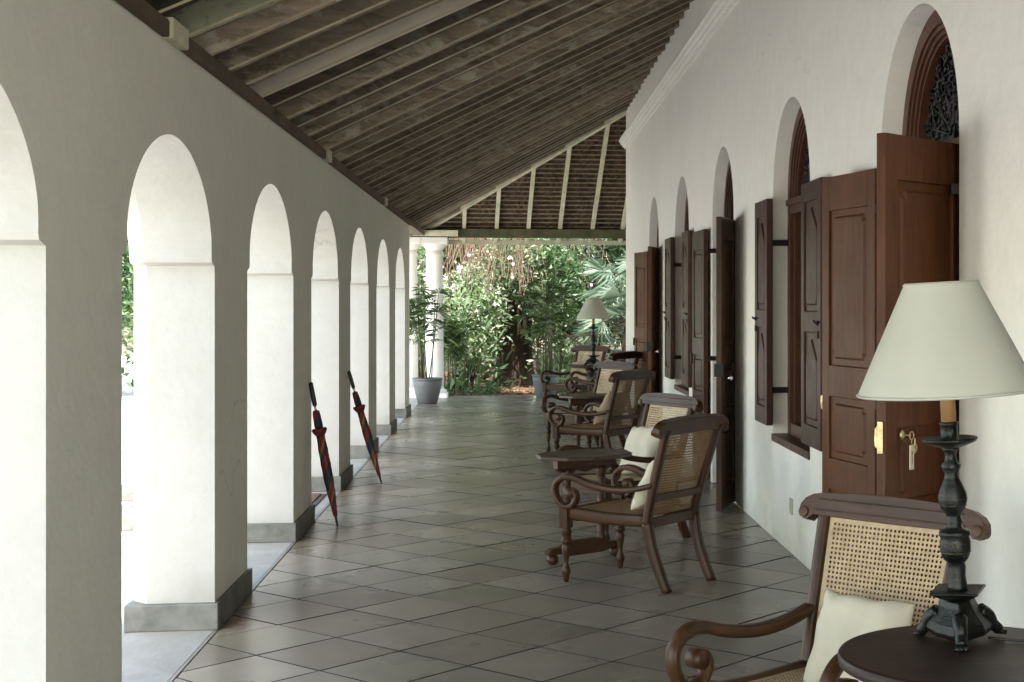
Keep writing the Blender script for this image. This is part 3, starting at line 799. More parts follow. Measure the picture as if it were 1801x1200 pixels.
def make_chair(label, cane):
    t = thing('cane_armchair', label, 'armchair', group='carved cane armchairs lined up along the house wall')
    SZ = .41
    # rear posts: sabre leg into raked back
    def backpt(v, x0=.235, x1=.262):   # v 0 at seat .. 1 at crest
        return (x0 + (x1 - x0) * v, -.27 - .15 * v ** 1.1, SZ - .03 + (.90 - SZ + .03) * v)
    for sg in (-1, 1):
        b = MB(); pts = [(sg * .225, -.40, 0.0), (sg * .225, -.345, .12), (sg * .228, -.295, .25), (sg * .235, -.27, .38)]
        pts = smooth_path(pts, 4)
        b.sweep(pts, [(.044, .050 + .012 * i / 12) for i in range(len(pts))], (1, 0, 0))
        b.build('leg', CHAIRW, t)
        b = MB(); pts = smooth_path([(sg * .235, -.27, .37)] + [(sg * backpt(v)[0], backpt(v)[1], backpt(v)[2]) for v in (.15, .4, .7, 1)], 4)
        b.sweep(pts, [(.044, .046)] * len(pts), (1, 0, 0)); b.build('back_post', CHAIRW, t)
        # turned front legs
        b = MB(); prof = [(.012, 0), (.017, .012), (.018, .03), (.024, .05), (.027, .065), (.020, .085), (.013, .105), (.016, .13), (.022, .17), (.026, .20), (.020, .215), (.030, .228), (.030, .243), (.019, .255), (.024, .27), (.029, .29), (.029, .31)]
        b.lathe(prof, (sg * .262, .275, 0), 16); b.box(sg * .262 - .029, sg * .262 + .029, .246, .304, .31, SZ + .035); b.build('leg', CHAIRW, t, bevel=.003)
        # arm with scroll
        b = MB()
        cp = [(.250, -.325, .592), (.262, -.20, .560), (.275, -.05, .552), (.283, .10, .575), (.285, .20, .603), (.285, .275, .600), (.285, .328, .560), (.283, .335, .508), (.280, .308, .456), (.276, .258, .432), (.274, .212, .448), (.274, .190, .490), (.276, .208, .525), (.278, .232, .522)]
        pts = smooth_path([(sg * x, yy, z) for x, yy, z in cp], 4); m_ = len(pts)
        sec = []
        for i in range(m_):
            u = i / (m_ - 1)
            w = .048 if u < .5 else .048 - .004 * (u - .5)
            h = .027 + .012 * math.sin(PI * min(1, u / .45)) if u < .45 else .028
            sec.append((w, h))
        b.sweep(pts, sec, (1, 0, 0))
        b.tube([(sg * .252, .230, .512), (sg * .304, .230, .512)], .030, 16)
        b.build('arm', CHAIRY, t)
        # side seat rail
        b = MB(); b.sweep(smooth_path([(sg * .238, -.27, SZ - .02), (sg * .252, 0, SZ - .025), (sg * .262, .26, SZ - .01)], 4), [(.034, .068)] * 9, (1, 0, 0)); b.build('seat_rail', CHAIRY, t)
    # front and rear rails
    b = MB(); b.box(-.235, .235, .262, .292, SZ - .055, SZ + .012); b.prism([(-.235, SZ - .056), (.235, SZ - .056), (.16, SZ - .075), (.06, SZ - .078), (0, SZ - .09), (-.06, SZ - .078), (-.16, SZ - .075)], .264, .289, 'y'); b.build('seat_rail', CHAIRX, t, bevel=.004)
    b = MB(); b.box(-.216, .216, -.285, -.258, SZ - .065, SZ - .01); b.build('seat_rail', CHAIRX, t, bevel=.004)
    # lower and middle back rails
    y1 = backpt(.26); b = MB(); b.bar((-.222, y1[1] - .012, y1[2]), (.222, y1[1] - .012, y1[2]), .022, .038); b.build('back_rail', CHAIRX, t, bevel=.003)
    # seat cane
    cp = cane_panel(.46, .45, .50); o = cp.build('cane_seat', cane, t, fix=False)
    o.location = (0, -.252, SZ - .004); o.rotation_euler = (R(-90 + 1.5), 0, 0)
    # back cane follows the rake
    L = math.hypot(.15, .90 - SZ + .03) - .05
    cp = cane_panel(.425, .475, L, curve=-.012); o = cp.build('cane_back', cane, t, fix=False)
    o.location = (0, -.262, SZ + .0); o.rotation_euler = (math.atan2(.145, .47), 0, 0)
    # crest rail: broad board with scrolled ears
    out = []
    for x, z in [(-.335, .862), (-.350, .872), (-.356, .890), (-.352, .912), (-.335, .932), (-.305, .947), (-.26, .955), (-.12, .962), (0, .964)]: out.append((x, z))
    out += [(-x, z) for x, z in reversed(out[:-1])]
    out += [(.318, .858), (.308, .870), (.296, .878), (.275, .878), (.15, .876), (0, .875), (-.15, .876), (-.275, .878), (-.296, .878), (-.308, .870), (-.318, .858)]
    b = MB(); M = Matrix.Translation((0, -.408, .875)) @ Matrix.Rotation(R(14), 4, 'X') @ Matrix.Translation((0, 0, -.875))
    b.prism(out, -.024, .024, 'y', M)
    for sg in (-1, 1): b.tube([M @ Vector((sg * .334, -.031, .884)), M @ Vector((sg * .334, .031, .884))], .019, 14)
    b.box(-.29, .29, .022, .028, .893, .898, M); b.box(-.28, .28, .022, .029, .930, .934, M)
    b.build('crest_rail', CHAIRX, t, bevel=.005, seg=3)
    return t
def cushion_mesh(mat, name='pillow', w=.42, h=.40, d=.13):
    mb = MB(); n = 16; rr = random.Random(2)
    for sgn in (-1, 1):
        vs = []; fs = []
        for j in range(n + 1):
            for i in range(n + 1):
                u = -1 + 2 * i / n; v = -1 + 2 * j / n
                pin = 1 - .07 * (1 - u * u) * abs(v) ** 3 ; pin2 = 1 - .07 * (1 - v * v) * abs(u) ** 3
                th = ((1 - u ** 4) * (1 - v ** 4)) ** .6
                wr = .008 * math.sin(7 * u + 3 * v * v + sgn) * math.cos(4 * v - 2 * u) + .006 * math.sin(11 * (u - v) + 2 * sgn) * abs(u * v)
                vs.append((u * w / 2 * pin2 + .004 * math.sin(9 * v), sgn * (d / 2 * th + wr * (th > .01)) , v * h / 2 * pin + .004 * math.sin(8 * u)))
        for j in range(n):
            for i in range(n):
                a = j * (n + 1) + i; f = (a, a + 1, a + n + 2, a + n + 1)
                fs.append(f if sgn < 0 else tuple(reversed(f)))
        mb.add(vs, fs, True)
    import bmesh
    o = mb.build(name, mat, None, fix=False)
    bm = bmesh.new(); bm.from_mesh(o.data); bmesh.ops.remove_doubles(bm, verts=bm.verts, dist=.0008); bm.to_mesh(o.data); bm.free()
    m = o.modifiers.new('sub', 'SUBSURF'); m.levels = 1; m.render_levels = 1
    return o

def frame(fwd):
    return math.atan2(-fwd[0], fwd[1])    # rotation about z so local +y -> fwd
chairs = [
 ((.925, 4.40), (-.745, -.667), 'nearest cane armchair beside the big lampshade table, pale woven back facing the viewer', CANE, ('cream', -.02)),
 ((.70, 8.46), (-.76, .65), 'dark cane armchair seen from behind, standing in front of the narrow octagonal table', CANEB, ('cream', .05)),
 ((.74, 9.93), (-.877, -.48), 'cane armchair with reddish crest rail just behind the narrow octagonal table', CANE, ('cream', .0)),
 ((.82, 14.0), (-.78, .62), 'cane armchair turned away, third from the viewer, with a tan pillow against its back', CANEB, ('tan', .04)),
 ((.78, 15.5), (-.83, -.56), 'cane armchair with pale pink woven back, beyond the second narrow table', CANE, None),
 ((1.17, 19.2), (-.78, .62), 'far cane armchair turned away beside the brown far door, right of the small lamp', CANEB, None),
 ((.89, 21.2), (-.70, -.71), 'farthest cane armchair, facing the viewer just left of the small lamp', CANE, ('tan', .0)),
]
proto = {}
cushions = []
for i, (pos, fw, lab, cane, cu) in enumerate(chairs):
    if cane.name not in proto:
        c = make_chair(lab, cane); proto[cane.name] = c
    else:
        c = copy_tree(proto[cane.name]); c['label'] = lab
    c.location = (pos[0], pos[1], 0); c.rotation_euler = (0, 0, frame(fw))
    if cu: cushions.append((i, pos, fw, cu))
clabs = {0: 'cream square pillow on the nearest cane armchair, partly behind the round dark table',
 1: 'cream pillow edge on the dark armchair seen from behind',
 2: 'large cream pillow standing on the armchair behind the narrow octagonal table',
 3: 'tan pillow leaning in the third armchair from the viewer',
 6: 'pale pillow on the farthest cane armchair'}
for i, pos, fw, cu in cushions:
    o = cushion_mesh(CUSH if cu[0] == 'cream' else CUSHT)
    a = frame(fw); M = Matrix.Translation((pos[0], pos[1], 0)) @ Matrix.Rotation(a, 4, 'Z')
    o.matrix_world = M @ Matrix.Translation((-.02 + cu[1], -.165, .41 + (.120 if i == 0 else .15 if i == 1 else .18))) @ Matrix.Rotation(R(26), 4, 'X') @ Matrix.Rotation(R(-3 if i == 0 else 0), 4, 'Y') @ Matrix.Scale(.84 if i < 2 else .93, 4) @ Matrix.Rotation(R(3 + i), 4, 'Y')
    tag(o, clabs[i], 'pillow', 'square pillows on the armchairs')

# ------------------------------------------------------------------ tables
def make_narrow_table(label, loc, rz):
    t = thing('side_table', label, 'table', (*loc, 0), rz, 'narrow octagonal side tables between the armchairs')
    H = .665
    o8 = [(-.33, .0), (-.25, .16), (-.10, .225), (.10, .225), (.25, .16), (.33, 0), (.25, -.16), (.10, -.225), (-.10, -.225), (-.25, -.16)]
    b = MB(); b.prism(o8, H - .024, H, 'z'); b.build('tabletop', TABLEW, t, bevel=.006, seg=3)
    b = MB(); b.box(-.22, .22, -.025, .025, H - .085, H - .029); b.prism([(-.22, H - .086), (.22, H - .086), (.17, H - .11), (.06, H - .10), (0, H - .115), (-.06, H - .10), (-.17, H - .11)], -.018, .018, 'y'); b.build('apron', CHAIRX, t, bevel=.003)
    for sg in (-1, 1):
        b = MB(); prof = [(.028, .115), (.034, .13), (.024, .15)] + [(.0235, .16 + .01 * i) for i in range(36)] + [(.026, .52), (.034, .535), (.030, .56), (.026, H - .086)]
        b.lathe(prof, (sg * .13, 0, 0), 24, twist=lambda a, z: 1 + (.14 * math.cos(2 * a + z * 75) if .155 < z < .515 else 0)); b.build('leg', CHAIRW, t)
        b = MB(); b.lathe([(.010, 0), (.030, .010), (.038, .03), (.034, .052), (.018, .064)], (sg * .24, 0, 0), 18); b.build('bun_foot', CHAIRW, t)
    b = MB(); b.prism([(-.28, .064), (-.20, .064), (-.13, .045), (.13, .045), (.20, .064), (.28, .064), (.29, .08), (.26, .10), (.18, .105), (.12, .135), (-.12, .135), (-.18, .105), (-.26, .10), (-.29, .08)], -.028, .028, 'y'); b.build('base_rail', CHAIRX, t, bevel=.005)
    return t
t1 = make_narrow_table('narrow octagonal side table with twisted legs, just beyond the dark armchair seen from behind', (.46, 9.12), math.atan2(.28, .42))
t2 = copy_tree(t1); t2.location = (.80, 14.83, 0); t2.rotation_euler = (0, 0, R(20)); t2['label'] = 'second narrow side table, between the third and fourth armchairs'

def round_table(label, loc, rad, H, mat):
    t = thing('round_table', label, 'table', (*loc, 0), 0)
    b = MB(); b.lathe([(rad - .012, H - .034), (rad - .002, H - .028), (rad, H - .018), (rad, H - .010), (rad - .004, H - .003), (rad - .012, H)], (0, 0, 0), 72, smooth=False); b.build('tabletop', mat, t)
    b = MB(); b.lathe([(.05, .16), (.06, .19), (.035, .24), (.028, .34), (.05, .46), (.055, .50), (.03, .56), (.05, .62), (.09, H - .035)], (0, 0, 0), 20); b.build('pedestal', TABLED, t)
    for k in range(3):
        a = 2 * PI * k / 3 + .5; b = MB()
        b.sweep(smooth_path([(.03 * math.cos(a), .03 * math.sin(a), .20), (.14 * math.cos(a), .14 * math.sin(a), .17), (.24 * math.cos(a), .24 * math.sin(a), .06), (.30 * math.cos(a), .30 * math.sin(a), .02)], 4), [(.04, .04)] * 13, (-math.sin(a), math.cos(a), 0))
        b.build('leg', TABLED, t)
    return t
TH = .74
round_table('near round dark wood table carrying the large lamp', (1.13, 3.49), .335, TH, TABLED)
round_table('far round dark wood table carrying the small lamp', (1.10, 20.05), .30, TH, TABLED)

# ------------------------------------------------------------------ lamps
def make_lamp(label, loc, rz, tilt):
    t = thing('table_lamp', label, 'lamp', (*loc, TH), rz, 'candlestick table lamps')
    # body, turned
    b = MB()
    k_ = .355 / .427
    prof = [(.030, .155), (.028, .17), (.024, .20), (.026, .225), (.024, .24), (.034, .25), (.040, .262), (.044, .28), (.044, .305), (.040, .318), (.046, .324), (.044, .334), (.024, .342), (.020, .352), (.026, .362), (.020, .372), (.022, .385), (.034, .400), (.041, .425), (.040, .445), (.031, .470), (.022, .49), (.018, .505), (.026, .522), (.028, .530), (.018, .540), (.015, .560), (.020, .575), (.026, .582)]
    q_ = lambda z: .128 + (z - .155) * .85
    b.lathe([(r * .9, q_(z)) for r, z in prof], (0, 0, 0), 24, twist=lambda a, z: 1 + .035 * math.cos(8 * a) * (1 if .2 < z < .42 else 0)); b.build('stem', LAMPM, t)
    for z, r in ((.300, .0455), (.272, .0445), (.432, .0418), (.412, .0385)):
        b = MB(); r = r * .9; b.lathe([(r - .003, q_(z) - .002), (r, q_(z)), (r - .003, q_(z) + .002)], (0, 0, 0), 24); b.build('gilt_band', LAMPG, t)
    # flared square collar
    b = MB(); b.lathe([(.03, .105), (.07, .120), (.088, .128), (.086, .133), (.034, .130)], (0, 0, 0), 4, Matrix.Rotation(.3, 4, 'Z'), smooth=False); b.build('collar', LAMPM, t, bevel=.003)
    # three-sided base with paw feet
    b = MB(); b.lathe([(.084, .018), (.090, .032), (.080, .050), (.060, .072), (.048, .088), (.040, .106)], (0, 0, 0), 6, Matrix.Rotation(.25, 4, 'Z'), smooth=False, twist=lambda a, z: 1 + .20 * math.cos(3 * a)); b.build('base', LAMPM, t, bevel=.004)
    for k in range(3):
        a = 2 * PI * k / 3 + .25; c_, s_ = math.cos(a), math.sin(a)
        b = MB(); pts = smooth_path([(.06 * c_, .06 * s_, .07), (.086 * c_, .086 * s_, .052), (.096 * c_, .096 * s_, .032), (.115 * c_, .115 * s_, .014)], 4)
        b.tube(pts, [.020 - .006 * i / len(pts) for i in range(len(pts))], 10)
        for q in (-.35, 0, .35): b.tube([(.105 * c_, .105 * s_, .013), ((.130) * math.cos(a + q * .3), (.130) * math.sin(a + q * .3), .007)], [.009, .006], 8)
        b.build('foot', LAMPM, t)
    # drip dish, socket, candle
    b = MB(); b.lathe([(r_, z_ - .092) for r_, z_ in [(.020, .583), (.040, .588), (.066, .598), (.071, .606), (.069, .609), (.040, .598), (.022, .596), (.022, .640), (.024, .642), (.024, .648), (.017, .65)]], (0, 0, 0), 32); b.build('drip_dish', LAMPM, t)
    b = MB(); b.lathe([(.019, .553), (.0195, .68)], (0, 0, 0), 24); b.build('candle_sleeve', CANDLE, t)
    b = MB(); b.lathe([(.012, .68), (.016, .69), (.016, .72)], (0, 0, 0), 16)
    for k in range(3):
        a = 2 * PI * k / 3; b.tube([(.012 * math.cos(a), .012 * math.sin(a), .71), (.085 * math.cos(a), .085 * math.sin(a), .905)], .0016, 5)
    b.build('shade_carrier', BRASS, t)
    b = MB(); n = 64; vs = []; fs = []
    pr = [(.226, .630), (.2262, .634), (.160, .772), (.094, .908), (.0935, .912), (.0915, .912), (.092, .908), (.158, .772), (.2242, .634), (.224, .630)]
    for r_, z in pr:
        for k in range(n): vs.append((r_ * math.cos(2 * PI * k / n), r_ * math.sin(2 * PI * k / n), z))
    m_ = len(pr)
    for i in range(m_):
        for k in range(n): fs.append((i * n + k, i * n + (k + 1) % n, ((i + 1) % m_) * n + (k + 1) % n, ((i + 1) % m_) * n + k))
    b.add(vs, fs, True); b.build('lamp_shade', SHADE, t)
    for rz_, rr_ in ((.634, .2268), (.907, .0945)):
        b = MB(); b.tube([(rr_ * math.cos(2 * PI * k / 48), rr_ * math.sin(2 * PI * k / 48), rz_) for k in range(49)], .0032, 6, cap=False); b.build('shade_trim', SHADE, t)
    b = MB(); b.tube([(.2268 * math.cos(2.6), .2268 * math.sin(2.6), .634), (.0945 * math.cos(2.6), .0945 * math.sin(2.6), .907)], .0016, 5); b.build('shade_seam', SHADE, t)
    t.rotation_euler = (0, R(tilt), rz)
    return t
l1 = make_lamp('large candlestick lamp with wide cream cone shade on the near round table', (1.135, 3.62), 0, -3.2)
l2 = copy_tree(l1); l2.location = (1.13, 20.0, TH); l2.rotation_euler = (0, 0, 1.0); l2['label'] = 'small distant candlestick lamp with cream shade at the far end of the chairs'
c = MB(); c.tube(smooth_path([(1.20, 3.60, TH + .010), (1.30, 3.57, TH + .006), (1.42, 3.58, TH + .006), (1.50, 3.59, TH - .02), (1.53, 3.62, TH - .2), (1.6, 3.7, .2), (1.70, 3.8, .006), (1.74, 4.1, .006)], 5), .0035, 6)
tag(c.build('lamp_cord', BLACKP), 'thin black cord trailing from the large lamp across the round table', 'cord')

# ------------------------------------------------------------------ umbrellas
def make_umbrella(label, base, top):
    base = Vector(base); top = Vector(top); L = (top - base).length
    t = thing('umbrella', label, 'umbrella', base, group='furled golf umbrellas against the arcade piers')
    t.rotation_mode = 'QUATERNION'; t.rotation_quaternion = (top - base).to_track_quat('Z', 'Y')
    b = MB(); b.lathe([(.004, 0), (.007, .01), (.010, .07), (.013, .09)], (0, 0, 0), 12); b.build('tip', BLACKP, t)
    b = MB()
    rnd = random.Random(4)
    prof = [(.013, .075), (.019, .14), (.026, .24), (.031, .34), (.033, .45), (.031, .56), (.026, .66)]
    b.lathe([(r, z) for r, z in prof], (0, 0, 0), 32, twist=lambda a, z: 1 + .14 * math.cos(8 * a + 14 * z)); 
    b.build('canopy', TARTAN, t)
    b = MB(); b.lathe([(.026, .655), (.038, .675), (.048, .70), (.040, .712), (.030, .71)], (0, 0, 0), 32, twist=lambda a, z: 1 + .16 * math.cos(6 * a + 2)); b.build('collar', UMRED, t)
    b = MB(); b.lathe([(.028, .708), (.029, .75), (.026, .80), (.022, .835), (.012, .84)], (0, 0, 0), 28, twist=lambda a, z: 1 + .10 * math.cos(8 * a + 10 * z)); b.build('canopy_hem', TARTAN, t)
    b = MB(); b.lathe([(.0085, .83), (.0085, .88)], (0, 0, 0), 12); b.build('shaft', CHROME, t)
    b = MB(); b.lathe([(.013, .872), (.016, .88), (.017, .94), (.0165, L - .01), (.012, L)], (0, 0, 0), 16); b.build('handle', BLACKP, t)
    return t
make_umbrella('furled striped umbrella with black grip leaning on the nearer pier', (-1.215, 10.74, 0), (-1.408, 10.78, 1.025))
make_umbrella('furled striped umbrella with black grip leaning on the farther pier', (-1.12, 13.25, 0), (-1.406, 13.27, .99))
# doormat in an arch opening
s = thing('door_mat', 'brown coir mat with dark rubber border lying in the arch beyond the first umbrella', 'mat', (-1.84, 11.95, .0), 0)
b = MB(); b.box(-.34, .34, -.55, .55, .001, .010); b.build('border', BLACKP, s, bevel=.003)
b = MB(); b.box(-.30, .30, -.51, .51, .0105, .020); b.build('coir', m_simple('coir', (.16, .085, .045), .95, nscale=60, var=.6, bumps=1), s, bevel=.003)

# ------------------------------------------------------------------ garden
g = MB(); nx = 60
vs = []; fs = []
def gz(x, y):
    z = -.30
    if y > 25.5: z = -.30 + min(1, (y - 25.5) / 1.2) * .26 + .05 * math.sin(x * 1.7) * math.cos(y * 1.3) + min(.5, max(0, y - 27) * .05)
    if x < -4 : 
        k = min(1, (-4 - x) / 3); z = z * (1 - k) + (-.33) * k
    return z
gx = [-220, -120, -60, -40, -30, -22, -16] + [-12 + .5 * i for i in range(49)] + [16, 22, 30, 60, 120, 220]
gy = [-120, -60, -30, -15, -8, -4] + [i * 1.0 for i in range(0, 24)] + [24 + .4 * i for i in range(40)] + [45, 60, 100, 240]
for y in gy:
    for x in gx: vs.append((x, y, gz(x, y)))
W = len(gx)
for j in range(len(gy) - 1):
    for i in range(W - 1):
        a = j * W + i; fs.append((a, a + 1, a + W + 1, a + W))
g.add(vs, fs, True); tag(g.build('garden_ground', GROUND, fix=False), kind='structure')
# step edges outside the first open arch
s = MB(); s.box(-5.2, -2.4, 12.7, 13.25, -.299, -.15); s.box(-5.6, -2.6, 14.6, 15.1, -.299, -.2)
tag(s.build('garden_steps', SKIRT, bevel=.01), 'low grey stone step edges on the bright gravel outside the arches', 'steps')

def leaf_cluster(mb, c, rad, n, size, rnd, clump=14, asp=2.2, hollow=.35, up=.2):
    """leaves grouped in clumps inside an ellipsoid with an uneven outline"""
    nc = max(1, n // clump)
    for _ in range(nc):
        while True:
            p = Vector((rnd.uniform(-1, 1), rnd.uniform(-1, 1), rnd.uniform(-1, 1)))
            l = p.length
            if l < 1 and l > hollow * rnd.random(): break
        k = rnd.uniform(.85, 1.18)
        cc = Vector((c[0] + p.x * rad[0] * k, c[1] + p.y * rad[1] * k, c[2] + p.z * rad[2] * k))
        cr = size * rnd.uniform(1.2, 2.6)
        main = Vector((rnd.gauss(0, 1), rnd.gauss(0, 1), rnd.gauss(0, 1) + up * 3)).normalized()
        for _ in range(clump):
            q = cc + Vector((rnd.gauss(0, 1), rnd.gauss(0, 1), rnd.gauss(0, 1))) * cr * .5
            d = (main + Vector((rnd.gauss(0, 1), rnd.gauss(0, 1), rnd.gauss(0, 1))) * .7).normalized()
            sd = d.cross(Vector((rnd.gauss(0, 1), rnd.gauss(0, 1), rnd.gauss(0, 1)))).normalized()
            L = size * rnd.uniform(.6, 1.25); w = L / asp
            nn = d.cross(sd) * (w * .25)
            a = q; b = q + d * L
            m1 = q + d * L * .45 + sd * w * .5 + nn; m2 = q + d * L * .45 - sd * w * .5 + nn
            mb.add([a, m1, b, m2], [(0, 1, 2), (0, 2, 3)])
def shrub(name, label, x, y, h, r, mat, n, size, seed, cat='shrub', group='shrubs in the garden beyond the veranda', stems=6, flowers=0, fmat=None, z0=-.05, asp=2.2):
    rnd = random.Random(seed); t = thing(name, label, cat, (x, y, z0), 0, group)
    mb = MB()
    for k in range(5):
        a = rnd.uniform(0, 2 * PI); rr_ = r * rnd.uniform(.2, .55)
        zc = h * rnd.uniform(.35, .8)
        leaf_cluster(mb, (math.cos(a) * rr_, math.sin(a) * rr_, zc), (r * rnd.uniform(.45, .7), r * rnd.uniform(.45, .7), h * rnd.uniform(.22, .34)), n // 5, size, rnd, asp=asp)
    mb.build('foliage', mat, t, fix=False)
    if stems:
        mb = MB()
        for k in range(stems):
            a = rnd.uniform(0, 2 * PI); q = rnd.uniform(.3, .8) * r
            mb.tube(smooth_path([(rnd.uniform(-.1, .1), rnd.uniform(-.1, .1), 0), (math.cos(a) * q * .3, math.sin(a) * q * .3, h * .35), (math.cos(a) * q * .8, math.sin(a) * q * .8, h * .75)], 3), [.022, .020, .018, .016, .014, .012, .009], 5)
        mb.build('stem', BARK, t)
    if flowers:
        for k in range(flowers):
            mb = MB()
            a = rnd.uniform(PI, 2 * PI); p = Vector((math.cos(a) * r * rnd.uniform(.5, 1.0), math.sin(a) * r * rnd.uniform(.7, 1.0), h * rnd.uniform(.3, .85)))
            for q in range(1):
                pc = p + Vector((rnd.gauss(0, .05), rnd.gauss(0, .03), rnd.gauss(0, .03)))
                for e in range(5):
                    b_ = 2 * PI * e / 5 + rnd.random(); dd = Vector((math.cos(b_), -.3, math.sin(b_))).normalized() * .035
                    sd = dd.cross(Vector((0, 1, 0))).normalized() * .018
                    mb.add([pc, pc + dd * .6 + sd, pc + dd, pc + dd * .6 - sd], [(0, 1, 2, 3)])
            mb.build('flower', fmat or FLOWER, t, fix=False)
    return t
def fan_leaf(mb, c, d, up, L, nb, spread, w, rnd, droop=.12):
    d = d.normalized(); sd = d.cross(up).normalized(); 
    for k in range(nb):
        a = spread * (k / (nb - 1) - .5); dd = d * math.cos(a) + sd * math.sin(a)
        l = L * rnd.uniform(.82, 1.08) * (1 - .15 * abs(a) / (spread / 2 + .01)); s2 = dd.cross(d.cross(sd)).normalized()
        p = [c, c + dd * l * .5 + Vector((0, 0, -droop * l * .12)), c + dd * l + Vector((0, 0, -droop * l))]
        ww = w * rnd.uniform(.8, 1.1)
        mb.add([p[0], p[1] + s2 * ww / 2, p[2], p[1] - s2 * ww / 2], [(0, 1, 2), (0, 2, 3)])
def lady_palm(name, label, x, y, z0, stems, h, lmat, seed, r=.1, L=.26, n_leaf=6, lean=.18, group=None, cat='plant', nb=8, w=.028, parent=None, low=.35):
    rnd = random.Random(seed)
    t = parent or thing(name, label, cat, (x, y, z0), 0, group)
    lv = MB(); st = MB()
    for s_ in range(stems):
        a = rnd.uniform(0, 2 * PI); q = rnd.uniform(0, r); hh = h * rnd.uniform(.72, 1.05)
        b0 = Vector((q * math.cos(a), q * math.sin(a), 0)); b1 = b0 + Vector((math.cos(a) * lean * hh * rnd.uniform(.2, 1), math.sin(a) * lean * hh * rnd.uniform(.2, 1), hh))
        st.tube([b0, (b0 + b1) / 2 + Vector((rnd.gauss(0, .015), rnd.gauss(0, .015), 0)), b1], [.010, .009, .006], 6)
        for k in range(n_leaf):
            f = low + (1 - low) * (k + rnd.random() * .6) / n_leaf; f = min(f, 1)
            o_ = b0.lerp(b1, f); aa = rnd.uniform(0, 2 * PI); el = rnd.uniform(.25, 1.25)
            d = Vector((math.cos(aa) * math.cos(el), math.sin(aa) * math.cos(el), math.sin(el)))
            pet = o_ + d * L * rnd.uniform(.5, .95)
            st.tube([o_, pet], .003, 4, cap=False)
            fan_leaf(lv, pet, (d + Vector((0, 0, -.35))).normalized(), Vector((rnd.gauss(0, .3), rnd.gauss(0, .3), 1)).normalized(), L, nb, rnd.uniform(2.6, 4.0), w, rnd, droop=.30)
    st.build('stem', STEM, t); lv.build('foliage', lmat, t, fix=False)
    return t
def pot(name, label, x, y, R0, R1, H):
    t = thing(name, label, 'plant pot', (x, y, 0), 0, 'grey clay pots at the far edge of the floor')
    b = MB(); b.lathe([(R0 * .92, 0), (R0, .012), (R0 + (R1 - R0) * .45, H * .35), (R1 * .97, H * .72), (R1 * 1.0, H * .86), (R1 * .96, H * .90), (R1 * 1.04, H * .93), (R1 * 1.06, H * .97), (R1 * 1.02, H), (R1 * .90, H), (R1 * .86, H * .9)], (0, 0, 0), 40); b.build('body', POT, t)
    b = MB(); b.lathe([(.02, H * .9 + .01), (R1 * .87, H * .9)], (0, 0, 0), 24); b.build('soil', SOIL, t)
    return t
pot('plant_pot', 'grey clay pot on the tiles by the twin white columns', -1.28, 23.55, .155, .225, .40)
lady_palm('potted_palm', 'slender dark leaved lady palm growing in the pot by the white columns', -1.28, 23.55, .37, 7, 1.40, LEAF_LADY, 11, r=.10, L=.25, n_leaf=5, lean=.16, low=.45, nb=9, w=.017)
pot('plant_pot', 'bluish grey clay pot at the floor edge behind the armchairs', .60, 24.85, .155, .22, .38)
lady_palm('potted_palm', 'tall thin stemmed palm growing in the bluish pot behind the armchairs', .60, 24.85, .35, 9, 1.75, LEAF_LADY, 23, r=.12, L=.24, n_leaf=5, lean=.10, low=.5, nb=9, w=.018)

# big tree with hanging roots
tr = thing('garden_tree', 'thick old tree with brown trunk and hanging roots behind the flowering bushes', 'tree', (.08, 28.3, -.05))
b = MB(); rnd = random.Random(9)
pf = [(.50, 0), (.38, .15), (.32, .5), (.31, 1.2), (.33, 2.2), (.38, 3.2), (.30, 4.4)]
b.lathe(pf, (0, 0, 0), 28, twist=lambda a, z: 1 + .10 * math.sin(5 * a + z) + .06 * math.sin(11 * a - 2 * z)); b.build('trunk', BARK, tr)
for k in range(6):
    a = rnd.uniform(0, 2 * PI); b = MB()
    b.tube(smooth_path([(0, 0, 3.2 + k * .12), (math.cos(a) * .9, math.sin(a) * .7, 4.2), (math.cos(a) * 2.2, math.sin(a) * 1.4, 5.2), (math.cos(a) * 3.4, math.sin(a) * 2.0, 5.8)], 3), [.16 - .012 * i for i in range(10)], 8); b.build('branch', BARK, tr)
b = MB()
for k in range(150):
    x = rnd.gauss(0, 1.0) if k % 3 else rnd.gauss(-1.0, .5); y = rnd.uniform(-.5, .5); z1 = rnd.uniform(3.0, 4.4); z0_ = rnd.choice((rnd.uniform(1.3, 2.5), rnd.uniform(1.3, 2.5), rnd.uniform(0, 1.2)))
    sx_ = rnd.gauss(0, .3)
    b.tube(smooth_path([(x, y, z1), (x + sx_ * .3 + rnd.gauss(0, .04), y, (z0_ + z1) / 2 + .3), (x + sx_, y - .05, z0_)], 3), [.009] * 7, 4, cap=False)
for k in range(80):
    x = rnd.uniform(-1.1, .35); y = rnd.uniform(-1.75, -1.3); z1 = rnd.uniform(2.9, 3.2); z0_ = rnd.uniform(1.75, 2.5)
    sx_ = rnd.gauss(0, .25)
    b.tube(smooth_path([(x, y, z1), (x + sx_ * .4 + rnd.gauss(0, .03), y, (z0_ + z1) / 2 + .1), (x + sx_, y - .05, z0_)], 3), [.006] * 7, 4, cap=False)
b.build('hanging_roots', VINE, tr)
b = MB()
for k in range(8):
    a = rnd.uniform(0, 2 * PI); leaf_cluster(b, (math.cos(a) * 2.2, math.sin(a) * 1.4, 5.5 + rnd.uniform(-.6, .8)), (1.6, 1.2, .8), 700, .16, rnd)
b.build('crown', LEAF_MID, tr, fix=False)

